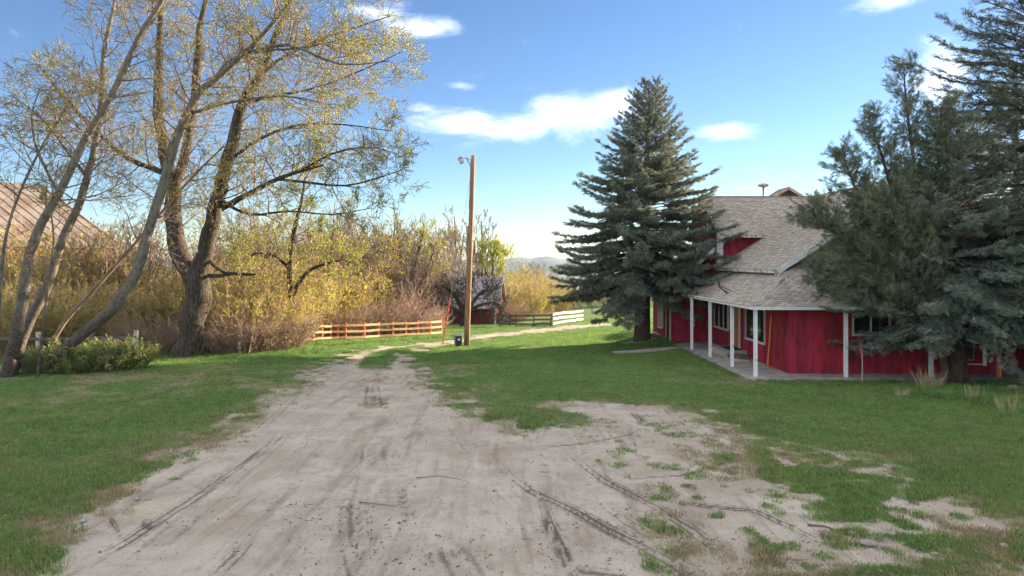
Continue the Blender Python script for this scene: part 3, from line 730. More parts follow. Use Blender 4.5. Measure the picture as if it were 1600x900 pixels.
ax_, ay_ = G(691, 542); az_ = gzf(ax_, ay_)
t = thing('guy_wire', 'slanting guy wire with orange guard sleeve beside the pole', 'guy wire', (ax_, ay_, az_))
tip = Vector((px_ + tx * .97 - ax_, py_ - ay_, pz + tz_ * .97 - az_))
MB().tube([(0, 0, -.1), tuple(tip)], [.012] * 2, 5).build('wire', 'wire', t)
MB().tube([tuple(tip * .015), tuple(tip * .26)], [.034] * 2, 7).build('guard_sleeve', 'orange_plastic', t)
bx_, by_ = G(717, 542)
t = thing('power_pedestal', 'small dark utility box in grey frame at the pole foot', 'utility box', (bx_, by_, gzf(bx_, by_)))
MB().box((-.17, -.14, .02), (.17, .14, .60)).build('cabinet', 'black_plastic', t)
MB().box((-.24, -.12, -.05), (-.18, .12, .58)).build('frame', 'grey_metal', t)
MB().prism([(-.19, -.16, .60), (.19, -.16, .60), (.19, .16, .66), (-.19, .16, .66)], (0, 0, .03)).build('lid', 'grey_metal', t)
MB().box((-.05, -.148, .36), (.08, -.142, .46)).build('warning_sticker', 'white_paint', t)

# ------------------------------------------------------------------ fences
def rail_fence(name, label, pts, h, rails, post_mat, rail_mat, group=None, pw=.11, posts=None, rt=.13):
    """pts: plan polyline, one post at each point"""
    x0, y0 = pts[0]; t = thing(name, label, 'fence', (x0, y0, gzf(x0, y0)))
    loc = [(x - x0, y - y0, gzf(x, y) - gzf(x0, y0)) for x, y in pts]
    for (x, y, z) in loc: MB().box((x - pw / 2, y - pw / 2, z - .15), (x + pw / 2, y + pw / 2, z + h * (1 + random.uniform(-.02, .05)))).build('post', post_mat, t)
    for a, b in zip(loc[:-1], loc[1:]):
        d = Vector((b[0] - a[0], b[1] - a[1], 0)).normalized(); nrm = Vector((d.y, -d.x, 0))
        if nrm.y > 0: nrm = -nrm
        off = nrm * (pw / 2 + .02)
        for r in rails:
            j = random.uniform(-.02, .02)
            MB().bar((a[0] + off.x, a[1] + off.y, a[2] + h * r + j), (b[0] + off.x, b[1] + off.y, b[2] + h * r + random.uniform(-.02, .02)), .035, rt).build('rail', rail_mat, t)
    return t
fp = [(478, 535), (490, 534), (503, 533), (517, 532), (528, 531.5), (540, 531), (569, 529.5), (592, 528), (614, 527), (634, 526), (653, 525), (672, 524), (689, 522.5)]
rail_fence('rail_fence', 'sunlit red posted wooden rail fence beside the driveway bend', GL(fp), 1.02, (.16, .52, .88), 'fence_red', 'rail_wood')
fp = [(780, 511), (797, 510.5), (806, 510.5), (834, 510), (861, 509.5)]
rail_fence('rail_fence', 'weathered dark wooden rail fence right of the small shed', GL(fp), 1.0, (.2, .55, .9), 'grey_wood', 'grey_wood', rt=.15)
fp = [(863, 509.3), (871, 508), (880, 506.5), (889, 505), (898, 503.5), (910, 501.5)]
rail_fence('rail_fence', 'bleached white rail fence at the far end of the track', GL(fp), 1.15, (.18, .52, .86), 'white_rail', 'white_rail', rt=.2)
fp = [(-70, 562), (60, 562), (213, 561)]
t = rail_fence('rail_fence', 'old dark single rail fence behind the leaning trunks', GL(fp), 1.25, (.78,), 'bleached_wood', 'grey_wood', pw=.16, rt=.12)
fp = [(925, 499.5), (955, 499), (985, 498.5)]
rail_fence('rail_fence', 'faint wire fence posts in the far meadow past the spruce', [(G(p, 500)[0] * 1.25, G(p, 500)[1] * 1.25) for p, _ in fp], 1.1, (.9,), 'grey_wood', 'grey_wood', rt=.03)

# far utility pole
fx, fy = 10.0, 111.0
t = thing('utility_pole', 'thin dark utility pole in the distance left of spruce', 'utility pole', (fx, fy, gzf(fx, fy)))
MB().tube([(0, 0, -.3), (0, 0, 6.8)], [.14, .10], 8).build('pole', 'dark_metal', t, True)
MB().box((-.5, -.06, 6.3), (.5, .06, 6.42)).build('crossarm', 'dark_metal', t)

# ------------------------------------------------------------------ shed and barn
sx, sy = G(716, 510); sy = 62.; sx = (724 - 800) * sy / FP; sz = gzf(sx, sy)
t = thing('small_shed', 'small red shed with a grey shingled roof behind the apple tree', 'shed', (sx, sy, sz), radians(-8))
hx, dp = 2.95, 4.6; wh = 1.75; rh = 4.15
wl = MB().box((-hx, 0, -.3), (hx, dp, wh)).build('wall', 'red_old', t)
nb = 26
for i in range(nb):
    x = -hx + i * 2 * hx / nb
    MB().box((x + .008, -.035, -.1), (x + 2 * hx / nb - .008, -.002, wh - random.random() * .04)).build('plank', 'red_old' if random.random() > .25 else 'grey_wood', wl)
gw = MB().prism([(hx, 0, wh), (hx, dp, wh), (hx, dp / 2, rh - .2)], (-.1, 0, 0)).build('gable_wall', 'grey_wood', t)
for i in range(12): 
    y0 = i * dp / 12; zt = wh + (rh - .25 - wh) * (1 - abs((y0 + dp / 24) - dp / 2) / (dp / 2))
    MB().box((hx + .002, y0 + .01, -.1), (hx + .03, y0 + dp / 12 - .01, zt)).build('plank', 'red_old', wl)
ov = .35
sl = (rh - wh) / (dp / 2)
rf = MB().prism([(-hx - ov, -ov, wh - sl * ov), (hx + ov, -ov, wh - sl * ov), (hx + ov, dp / 2, rh), (-hx - ov, dp / 2, rh)], (0, 0, .07)).build('roof', 'tin_roof', t)
MB().prism([(-hx - ov, dp / 2, rh), (hx + ov, dp / 2, rh), (hx + ov, dp + ov, wh - sl * ov), (-hx - ov, dp + ov, wh - sl * ov)], (0, 0, .07)).build('roof', 'tin_roof', t)
for i in range(12):
    x = -hx - ov + i * (2 * hx + 2 * ov) / 12
    MB().bar((x + .05, -ov, wh - sl * ov + .09), (x + .05, dp / 2, rh + .09), .05, .04).build('roof_seam', 'tin_roof', rf)
MB().bar((hx + ov, -ov, wh - sl * ov), (hx + ov, dp / 2, rh), .05, .2).build('barge_board', 'grey_wood', t)
MB().box((hx - .12, -.05, -.1), (hx + .06, -.037, wh)).build('corner_board', 'white_paint', t)

TH = radians(65); E = P(192, 388, 60.)
uR = Vector((cos(TH), sin(TH), 0)); nR = Vector((sin(TH), -cos(TH), 0)); wB = 11.7; hB = 5.95
t = thing('hay_barn', 'big red barn with rust streaked metal roof behind left trunks', 'barn', (E[0], E[1], 0))
LB = 30
def bpnt(a, b, z): v_ = uR * (-a) - nR * b; return (v_.x, v_.y, z)
ez = E[2]
rf = MB().prism([bpnt(0, 0, ez), bpnt(LB, 0, ez), bpnt(LB, wB, ez + hB), bpnt(0, wB, ez + hB)], (0, 0, .08)).build('roof', 'rust_roof', t)
MB().prism([bpnt(0, wB, ez + hB), bpnt(LB, wB, ez + hB), bpnt(LB, 2 * wB, ez), bpnt(0, 2 * wB, ez)], (0, 0, .08)).build('roof', 'rust_roof', t)
for i in range(34):
    a = i * LB / 34 + .05
    MB().bar(bpnt(a, 0, ez + .10), bpnt(a, wB, ez + hB + .10), .07, .06).build('roof_seam', 'rust_roof', rf)
MB().bar(bpnt(0, 0, ez), bpnt(0, wB, ez + hB), .08, .3).build('barge_board', 'red_old', t)
wl = MB().prism([bpnt(.4, .5, -3), bpnt(LB - .4, .5, -3), bpnt(LB - .4, .5, ez + .15), bpnt(.4, .5, ez + .15)], tuple(-nR * .2)).build('wall', 'red_old', t)
for i in range(56):
    a = .4 + i * .52
    MB().prism([bpnt(a + .01, .45, -2.5), bpnt(a + .5, .45, -2.5), bpnt(a + .5, .45, ez + .05), bpnt(a + .01, .45, ez + .05)], tuple(nR * -.04)).build('plank', 'red_old', wl)
MB().prism([bpnt(.4, .5, -3), bpnt(.4, 2 * wB - .5, -3), bpnt(.4, 2 * wB - .5, ez), bpnt(.4, wB, ez + hB - .2), bpnt(.4, .5, ez)], tuple(uR * -.2)).build('gable_wall', 'red_old', t)

# ------------------------------------------------------------------ vegetation helpers
def leaf_mesh(name, pts, size, matn, elong=1.6, droop=.0, tone=None):
    """diamond leaves with random orientation round the points"""
    pts = np.asarray(pts, float); n = len(pts)
    a = rng.normal(size=(n, 3)); a[:, 2] -= droop; a /= np.linalg.norm(a, axis=1)[:, None]
    b = rng.normal(size=(n, 3)); b -= a * (a * b).sum(1)[:, None]; b /= np.linalg.norm(b, axis=1)[:, None]
    s = (size * rng.uniform(.6, 1.4, n))[:, None]
    c = np.cross(a, b)
    v = np.stack([pts, pts + a * s * elong * .5 + b * s * .5, pts + a * s * elong, pts + a * s * elong * .5 - b * s * .5 + c * s * .15], 1).reshape(-1, 3)
    f = np.arange(4 * n).reshape(-1, 4)
    tn = rng.uniform(0, 1, n) ** 2 if tone is None else np.asarray(tone)
    return np_mesh(name, v, f, matn, False, {'tone': ('FACE', tn)})

def rnd_dir(): 
    v = Vector((random.gauss(0, 1), random.gauss(0, 1), random.gauss(0, 1))); return v.normalized()

def catmull(pts, n):
    out = []; m = len(pts)
    for i in range(m - 1):
        p0 = pts[max(0, i - 1)]; p1 = pts[i]; p2 = pts[i + 1]; p3 = pts[min(m - 1, i + 2)]
        for k in range(n):
            t = k / n
            out.append(tuple(.5 * ((2 * p1[j]) + (-p0[j] + p2[j]) * t + (2 * p0[j] - 5 * p1[j] + 4 * p2[j] - p3[j]) * t * t + (-p0[j] + 3 * p1[j] - 3 * p2[j] + p3[j]) * t ** 3) for j in range(len(p1))))
    out.append(tuple(pts[-1])); return out

class Tree:
    """limbs (given or grown), then recursive side branches, then leaf points"""
    def __init__(s): s.limb = MB(); s.twig = MB(); s.leaf = []; s.tw = []
    def limb_path(s, pts, n=3, sides=9, rough=.06):
        """pts: (x,y,z,r)"""
        q = catmull(pts, n)
        P_ = []
        for i, p in enumerate(q):
            r = max(p[3], .008); P_.append((p[0] + random.gauss(0, 1) * r * rough * 2, p[1] + random.gauss(0, 1) * r * rough * 2, p[2], r * random.uniform(1 - rough, 1 + rough)))
        s.limb.tube([p[:3] for p in P_], [p[3] for p in P_], sides)
        return P_
    def grow(s, p, d, L, r, lvl, maxl, spread=.9, up=.12, nchild=(5, 6, 5), ratio=.5, leaf_from=2, wob=.22, rmin=.006, leaf_n=2, leafy=None):
        n = 5 if lvl < maxl else 3
        pts = [tuple(p)]; dd = Vector(d); q = Vector(p); step = L / n; rad = [r]
        for i in range(n):
            dd = (dd + rnd_dir() * wob + Vector((0, 0, up))).normalized(); q = q + dd * step
            pts.append(tuple(q)); rad.append(max(rmin, r * (1 - .85 * (i + 1) / n)))
        (s.limb if r > .05 else s.twig).tube(pts, rad, 7 if r > .05 else (4 if r > .02 else 3), cap=False)
        if lvl >= leaf_from:
            for i in range(1, n + 1):
                for _ in range(leaf_n):
                    f = random.random(); a = pts[i - 1]; b = pts[i]
                    s.leaf.append(tuple(a[j] + (b[j] - a[j]) * f + random.gauss(0, .03) for j in range(3)))
        if lvl < maxl:
            k = nchild[min(lvl, len(nchild) - 1)]
            for j in range(k):
                f = .22 + .78 * (j + random.random()) / k; fi = f * n; i = min(int(fi), n - 1); g = fi - i
                a = Vector(pts[i]); b = Vector(pts[i + 1]); t = (b - a).normalized()
                side = rnd_dir(); side = (side - t * side.dot(t)).normalized()
                nd = (t * (1 - spread * .45) + side * spread * random.uniform(.6, 1.1)).normalized()
                s.grow(a.lerp(b, g), nd, L * ratio * random.uniform(.7, 1.25) * (1.15 - .5 * f), max(rmin, rad[i] * .55), lvl + 1, maxl, spread, up, nchild, ratio, leaf_from, wob, rmin, leaf_n)
    def clothe(s, path, start, k, L, r, maxl, **kw):
        """side branches along a limb path"""
        m = len(path); lo = int(start * m)
        for j in range(k):
            fi = lo + (m - 1 - lo) * (j + random.random()) / k; i = min(int(fi), m - 2); a = Vector(path[i][:3]); b = Vector(path[i + 1][:3])
            t = (b - a).normalized(); side = rnd_dir(); side = (side - t * side.dot(t)).normalized()
            f = j / k
            nd = (t * .5 + side * .9 + Vector((0, 0, .1))).normalized()
            s.grow(a.lerp(b, fi - i), nd, L * random.uniform(.6, 1.3) * (1 - .45 * f), min(r, path[i][3] * .6), 0, maxl, **kw)
    def finish(s, t, bark, twig, leafm, lsize, loc, keep=1., elong=1.6, droop=0):
        o = Vector(loc)
        for mb in (s.limb, s.twig): mb.v = [(v[0] - o.x, v[1] - o.y, v[2] - o.z) for v in mb.v]
        s.limb.build('trunk', bark, t, True)
        if s.twig.v: tag(s.twig.build('twigs', twig, t, True), kind='stuff')
        if leafm:
            L = np.array(s.leaf) - np.array(loc)
            if keep < 1: L = L[rng.random(len(L)) < keep]
            tag(link('crown', leaf_mesh('crown', L, lsize, leafm, elong, droop), t), kind='stuff')

def pix(path, Y0, Y1=None):
    """(px,py,width px) list -> limb points, depth running from Y0 to Y1"""
    Y1 = Y0 if Y1 is None else Y1; n = len(path); out = []
    for i, (px, py, wd) in enumerate(path):
        Y = Y0 + (Y1 - Y0) * i / max(1, n - 1); p = P(px, py, Y); out.append((p[0], p[1], p[2], wd * Y / FP / 2))
    return out

# ------------------------------------------------------------------ left trees
# dark forked cottonwood
Y = 31.2; bx = (290 - 800) * Y / FP; bz = gzf(bx, Y)
T = Tree(); t = thing('cottonwood_tree', 'big dark forked tree with furrowed trunk before the thicket', 'tree', (bx, Y, bz))
T.limb_path(pix([(288, 572, 48), (291, 556, 42), (297, 530, 36), (305, 490, 36), (309, 455, 40), (308, 432, 36)], Y), 3, 14, .05)
l1 = T.limb_path(pix([(308, 440, 34), (292, 415, 30), (274, 376, 27), (269, 325, 24), (270, 285, 22), (258, 240, 18), (250, 200, 16), (248, 133, 13), (249, 67, 10), (252, 0, 7), (262, -70, 3)], Y, Y + 1.5), 3, 10)
l2 = T.limb_path(pix([(311, 440, 32), (316, 410, 27), (327, 365, 24), (340, 310, 22), (346, 283, 21), (361, 227, 18), (381, 160, 16), (404, 120, 13), (430, 60, 9), (460, -10, 4)], Y, Y - 1.5), 3, 10)
l3 = T.limb_path(pix([(270, 290, 18), (287, 255, 15), (298, 193, 14), (308, 120, 13), (312, 50, 10), (322, 0, 7), (335, -80, 3)], Y, Y + 1), 3, 9)
l4 = T.limb_path(pix([(346, 325, 11), (372, 312, 9), (400, 297, 8), (433, 280, 7), (468, 268, 5.5), (505, 258, 3)], Y, Y - 2.5), 3, 8)
l5 = T.limb_path(pix([(266, 272, 12), (250, 267, 9), (200, 247, 8), (160, 213, 7), (133, 187, 6.5), (97, 150, 5), (67, 110, 3)], Y, Y - 2), 3, 7)
l6 = T.limb_path(pix([(314, 430, 8), (340, 431, 6), (365, 427, 5.5), (392, 429, 4.5), (400, 428, 2)], Y, Y - 1), 3, 6)
l7 = T.limb_path(pix([(325, 405, 6), (338, 418, 5), (352, 426, 4), (372, 427, 4)], Y - .1, Y - .9), 3, 6)
l8 = T.limb_path(pix([(381, 160, 7), (430, 150, 5), (490, 138, 3.5), (560, 112, 2.2), (630, 80, 1.2)], Y - 1, Y - 3.0), 3, 6)
l9 = T.limb_path(pix([(352, 255, 7), (410, 215, 5), (470, 195, 3.5), (540, 195, 2.2), (610, 205, 1.2)], Y - .9, Y - 3.0), 3, 6)
l10 = T.limb_path(pix([(404, 120, 7), (450, 85, 5), (520, 55, 3.5), (610, 25, 1.5)], Y - 1.2, Y - 1.0), 3, 6)
l11 = T.limb_path(pix([(433, 280, 5), (480, 285, 4), (540, 290, 3), (600, 275, 2), (635, 262, 1)], Y - 1.5, Y - 3), 3, 6)
l12 = T.limb_path(pix([(468, 268, 4), (520, 240, 3), (575, 230, 2), (620, 240, 1)], Y - 2, Y - 1), 3, 6)
l13 = T.limb_path(pix([(340, 310, 6), (390, 335, 4.5), (450, 330, 3), (520, 335, 2), (580, 325, 1)], Y - .5, Y - 2.5), 3, 6)
kw = dict(spread=.9, up=.02, nchild=(7, 6), ratio=.55, leaf_from=1, wob=.20, rmin=.0085, leaf_n=3)
for (p_, st, k_, L_) in ((l1, .22, 25, 2.9), (l2, .20, 26, 2.9), (l3, .2, 20, 2.9), (l4, .2, 20, 2.5), (l5, .2, 20, 2.5), (l8, .25, 17, 2.4), (l9, .25, 17, 2.4), (l10, .2, 16, 2.4), (l11, .2, 16, 2.0), (l12, .2, 12, 1.9), (l13, .25, 15, 1.9)):
    T.clothe(p_, st, k_, L_, .035, 2, **kw)
T.clothe(l6, .6, 3, 1.2, .02, 2, **kw)
T.finish(t, 'bark_dark', 'bark_twig', 'spring_leaf', .032, (bx, Y, bz), .4, 2.2, .6)

# smooth grey trunks at the left edge
def leaning(label, path, Y0, Y1, extra, seed, branches, barkm='bark_grey', keep=.5):
    random.seed(seed)
    px0, _, _ = path[0]; x = (px0 - 800) * Y0 / FP; z = gzf(x, Y0)
    T = Tree(); t = thing('aspen_tree', label, 'tree', (x, Y0, z))
    first = [(a_, b_, c_, r_ * .68) for a_, b_, c_, r_ in pix(path, Y0, Y1)]
    first[0] = (first[0][0], first[0][1], z - .2, first[0][3])
    paths = [T.limb_path(first, 3, 11, .03)]
    for e, a, b in extra: paths.append(T.limb_path(pix(e, a, b), 3, 7))
    kw = dict(spread=.9, up=.03, nchild=(6, 6), ratio=.55, leaf_from=1, wob=.22, rmin=.0075, leaf_n=2)
    for p_, (st, k_, L_) in zip(paths, branches): T.clothe(p_, st, int(k_ * 2.0), L_ * 1.3, .03, 2, **kw)
    T.finish(t, barkm, 'bark_twig', 'spring_leaf', .029, (x, Y0, z), min(1, keep * .7), 2.0, .5)
leaning('leftmost leaning grey trunk rising to the upper left', [(10, 600, 34), (17, 560, 28), (30, 500, 25), (41, 435, 24), (55, 369, 20), (92, 303, 18), (133, 217, 16), (173, 153, 14), (217, 57, 12), (250, 7, 9), (285, -60, 4)], 24.5, 23.0,
        [([(217, 57, 8), (240, 30, 6), (252, -10, 4)], 23.4, 23.8), ([(92, 303, 5), (60, 240, 4), (50, 180, 3), (62, 140, 1.5)], 23.8, 23)], 11, [(.45, 13, 2.0), (.3, 4, 1.2), (.2, 4, 1.2)])
leaning('grey trunk with reddish upper stem, second from the left edge', [(16, 598, 30), (24, 560, 26), (40, 515, 23), (73, 446, 21), (97, 376, 19), (121, 325, 17), (136, 277, 16), (147, 233, 14), (158, 160, 12), (162, 83, 10), (174, 27, 8), (190, -50, 4)], 24.9, 26.0,
        [([(136, 277, 6), (100, 230, 4), (70, 190, 3), (20, 150, 1.5)], 25.5, 24)], 12, [(.45, 13, 2.0), (.2, 5, 1.4)])
leaning('smooth pale trunk curving strongly to the right over the bush', [(72, 590, 36), (90, 560, 30), (120, 530, 28), (147, 508, 27), (183, 475, 25), (213, 424, 23), (235, 351, 21), (257, 281, 20), (277, 213, 18), (307, 150, 17), (335, 125, 15), (380, 85, 12), (417, 47, 10), (455, 0, 8), (500, -60, 4)], 25.6, 24.0,
        [([(335, 125, 8), (360, 95, 6), (405, 80, 4.5), (470, 75, 3), (540, 60, 1.5)], 24.8, 24.0), ([(380, 85, 6), (450, 70, 5), (530, 100, 3), (610, 95, 1.5)], 24.6, 23.5), ([(290, 180, 5), (360, 160, 4), (440, 150, 3), (500, 160, 1.5)], 24.8, 23.6)], 13, [(.5, 16, 2.0), (.2, 9, 1.6), (.2, 10, 1.6), (.2, 7, 1.4)], keep=.8)
leaning('thin crooked dark stem crossing behind the curved pale trunk', [(62, 592, 12), (72, 556, 10), (100, 505, 9), (139, 461, 9), (198, 395, 8), (227, 362, 7), (264, 318, 6), (305, 272, 5), (350, 228, 3)], 26.4, 27.2, [], 14, [(.4, 10, 1.4)], 'bark_twig', .3)
leaning('slim pale sapling beside the two left trunks', [(58, 596, 7), (62, 555, 6.5), (70, 500, 6), (74, 450, 5), (84, 380, 4), (80, 320, 3), (92, 250, 1.5)], 24.2, 24.2, [], 15, [(.4, 8, 1.0)], 'bark_grey', .3)
leaning('slender bare stem at the picture edge before the barn', [(-8, 600, 10), (2, 420, 7), (20, 330, 6), (62, 235, 5), (105, 165, 3), (120, 120, 1.5)], 23.5, 23.5, [], 16, [(.4, 10, 1.3)], 'bark_grey', .4)
random.seed(21)

# ------------------------------------------------------------------ shrubs and small trees of the thicket
def shrub_meshes(h, wd, stems, twl, leafn, lsize, stemm, leafm, seed, erect=.6, rm=.009, leaf_low=.3, trunk=0):
    random.seed(seed)
    T = Tree()
    if trunk:
        pass
    for i in range(stems):
        a = random.random() * 2 * pi; rr = sqrt(random.random()) * wd * .35
        lean = (1 - erect) * random.uniform(.3, 1.3)
        hh = h * random.uniform(.45, 1.05)
        d = Vector((cos(a) * lean, sin(a) * lean, 1)).normalized()
        p = Vector((cos(a) * rr, sin(a) * rr, -.1)); n = 6; pts = [tuple(p)]; rad = [random.uniform(.014, .03)]
        for k in range(n):
            d = (d + rnd_dir() * .16 + Vector((cos(a), sin(a), 0)) * .05).normalized(); p = p + d * hh / n; pts.append(tuple(p)); rad.append(max(rm, rad[0] * (1 - (k + 1) / n)))
        T.twig.tube(pts, rad, 3, cap=False)
        for j in range(twl):
            f = random.uniform(.2, 1) * n; k = min(int(f), n - 1); q = Vector(pts[k]).lerp(Vector(pts[k + 1]), f - k)
            dd = (rnd_dir() + d * .6 + Vector((0, 0, .3))).normalized(); L = hh * random.uniform(.10, .26)
            m1 = q + dd * L * .5 + rnd_dir() * L * .1; m2 = q + dd * L + Vector((0, 0, L * .12))
            T.twig.tube([tuple(q), tuple(m1), tuple(m2)], [rm, rm * .85, rm * .6], 3, cap=False)
            if (f / n) > leaf_low:
                for _ in range(leafn): 
                    g = random.random(); T.leaf.append(tuple(q.lerp(m2, g) + rnd_dir() * .07))
    sm = T.twig.mesh('stems', stemm, True)
    lm = leaf_mesh('crown', T.leaf, lsize, leafm, 1.6) if T.leaf and leafn else None
    return sm, lm

def shrub(name, label, cat, group, meshes, x, y, s, sz=1):
    t = thing(name, label, cat, (x, y, gzf(x, y)), random.random() * 6.28, group); t.scale = (s, s, s * sz)
    a = tag(link('stems', meshes[0], t), kind='stuff')
    if meshes[1]: tag(link('crown', meshes[1], t), kind='stuff')
    return t

yel = [shrub_meshes(3.6, 2.8, 85, 17, 5, .055, 'stem_red', 'yellow_leaf', s, .62) for s in (31, 32, 33)]
oli = [shrub_meshes(4.2, 2.8, 66, 19, 3, .052, 'stem_grey', 'bud_leaf', s, .66) for s in (41, 42)]
bare = [shrub_meshes(2.3, 2.4, 105, 13, 0, .05, 'stem_red', 'bud_leaf', s, .35) for s in (51, 52)]
grn = [shrub_meshes(1.3, 1.6, 60, 10, 9, .05, 'stem_grey', 'green_leaf', s, .35, leaf_low=.1) for s in (61, 62)]
gry = [shrub_meshes(4.4, 2.8, 58, 22, 0, .05, 'stem_grey', 'bud_leaf', s, .68) for s in (45, 46)]
random.seed(71)
g1 = 'yellow budding shrubs of the thicket'; lab1 = 'yellow green budding shrub in the thicket left of the driveway'
g2 = 'olive shrubs of the thicket'; lab2 = 'tall olive brown shrub at the back of the thicket'
g3 = 'bare bushes of the thicket'; lab3 = 'bare reddish tangled bush at the foot of the thicket'
for (px, Y, s) in ((205, 35, 1.0), (245, 36, 1.15), (232, 33.8, .8), (335, 35, 1.05), (368, 34.5, 1.0), (395, 36.5, 1.25), (420, 35, .95), (440, 37.5, 1.2), (476, 44, 1.3), (150, 34, .9), (100, 33, 1.0), (60, 33.5, .95), (20, 32, 1.0), (180, 37, 1.1), (520, 47, 1.4), (300, 38, 1.3), (545, 50, 1.3), (-30, 36, 1.6), (30, 37, 1.75), (75, 38, 1.7), (120, 39, 1.8), (165, 40, 1.7), (210, 40, 1.5), (255, 40, 1.35), (-10, 34, 1.2), (410, 39, 1.45), (450, 42, 1.5), (350, 38, 1.35)):
    shrub('budding_shrub', lab1, 'shrub', g1, random.choice(yel), (px - 800) * Y / FP, Y, s)
for (px, Y, s) in ((380, 41, 1.35), (425, 43, 1.5), (465, 45, 1.5), (505, 50, 1.6), (540, 54, 1.75), (580, 56, 1.8), (618, 58, 1.7), (655, 62, 1.5), (330, 42, 1.2), (270, 42, 1.1), (690, 78, 1.7), (640, 70, 2.0), (600, 68, 2.2), (560, 62, 2.2), (90, 44, 1.35), (20, 44, 1.35), (150, 45, 1.3), (400, 47, 1.9), (440, 49, 2.0), (480, 50, 2.05), (520, 55, 2.2), (565, 60, 2.35), (610, 62, 2.2), (360, 47, 1.7), (310, 46, 1.5), (660, 66, 2.0)):
    shrub('tall_shrub', lab2 if px < 570 else 'bare grey brown shrub behind the rail fence left of pole', 'shrub', g2 if px < 570 else 'bare grey shrubs behind the fence', random.choice(oli if px < 570 else gry), (px - 800) * Y / FP, Y, s)
for (px, Y, s) in ((225, 33, .9), (250, 33.2, .95), (335, 32.8, 1.0), (360, 32.6, .85), (385, 32.8, 1.05), (410, 33.6, 1.1), (432, 34.4, 1.05), (442, 35.5, 1.0), (452, 37.6, .8), (496, 43.8, 1.0), (525, 43.5, 1.1), (552, 44.5, 1.2), (580, 46, 1.2), (605, 47, 1.2), (630, 48, 1.2), (655, 49, 1.0), (676, 50.5, .7), (275, 32.4, .75), (570, 50, 1.5), (610, 52, 1.6), (650, 54, 1.4)):
    shrub('bare_bush', lab3, 'bush', g3, random.choice(bare), (px - 800) * Y / FP, Y, s)
for (px, Y, s, lb) in ((95, 26.2, 1.0, 'low leafy green bush round the foot of the curved trunk'), (135, 26.0, 1.1, 'leafy green bush just right of the curved trunk foot'), (175, 26.4, 1.1, 'leafy green bush second from the pale fence post'), (200, 27.0, .9, 'leafy green bush nearest the pale fence post'), (60, 25.6, .8, 'small leafy bush between the left trunks and the curved one')):
    shrub('leafy_bush', lb, 'bush', 'green bushes under the leaning trunks', random.choice(grn), (px - 800) * Y / FP, Y, s)
# right of the shed
for (px, Y, s, k_) in ((800, 75, 1.35, 0), (825, 78, 1.35, 1), (848, 82, 1.2, 2), (872, 86, 1.1, 0), (815, 88, 1.7, 1), (787, 90, 1.9, 2), (840, 90, 1.4, 1), (862, 95, 1.3, 2)):
    shrub('budding_shrub', 'bright yellow bush beyond the dark rail fence', 'shrub', 'yellow bushes beyond the dark fence', yel[k_], (px - 800) * Y / FP, Y, s)
for (px, Y, s) in ((900, 105, .95), (925, 112, .9), (945, 120, 1.0), (965, 118, 1.0), (985, 125, 1.1), (880, 108, 1.05), (1000, 130, 1.3), (1020, 120, 1.3)):
    shrub('tall_shrub', 'hazy brown shrub along the far meadow edge', 'shrub', 'far meadow shrubs', random.choice(oli), (px - 800) * Y / FP, Y, s)
for (px, Y, s) in ((790, 63, .95), (803, 64.5, 1.0), (780, 66, 1.0)):
    shrub('bare_bush', 'dark bare bush beside the gable of the small shed', 'bush', 'bushes beside the shed', random.choice(bare), (px - 800) * Y / FP, Y, s)

# small trees in and behind the thicket
def small_tree(label, px, Y, ytop, paths, leafm, keep, seed, stem='bark_twig', L=2.0, k=9, lsize=.05, up=.1, group=None, rmin=.009, spread=.8, name='thicket_tree', bark='bark_dark', lv=2, leaf_n=3):
    random.seed(seed); x = (px - 800) * Y / FP; z = gzf(x, Y)
    T = Tree(); t = thing(name, label, 'tree', (x, Y, z), group=group)
    first = True
    for p in paths:
        q = pix(p, Y, Y + random.uniform(-.8, .8))
        if first: q[0] = (q[0][0], q[0][1], z - .2, q[0][3]); first = False
        lp_ = T.limb_path(q, 2, 7, .06)
        T.clothe(lp_, .35, k, L, .03, lv, spread=spread, up=up, nchild=(5, 4), ratio=.55, leaf_from=1, wob=.22, rmin=rmin, leaf_n=leaf_n)
    T.finish(t, bark, stem, leafm, lsize, (x, Y, z), keep)
small_tree('spreading thicket tree with reddish fork right of the dark trunk', 445, 36.5, 310, [[(440, 550, 14), (447, 500, 12), (455, 465, 11), (452, 420, 9), (458, 370, 8), (470, 320, 5), (478, 270, 3)], [(455, 465, 8), (475, 430, 7), (500, 415, 5), (540, 405, 2)], [(452, 420, 6), (430, 400, 5), (400, 395, 3), (380, 410, 2)]], 'spring_leaf', .9, 81, L=2.2, k=13)
small_tree('pair of dark leaning trunks in the thicket behind the rail fence', 570, 52, 400, [[(568, 520, 9), (580, 480, 8), (590, 450, 7), (608, 415, 5), (625, 385, 3)], [(585, 520, 8), (592, 470, 6), (598, 430, 5), (600, 390, 3)]], 'yellow_leaf', .35, 82, L=2.4, k=9, rmin=.013, lsize=.07)
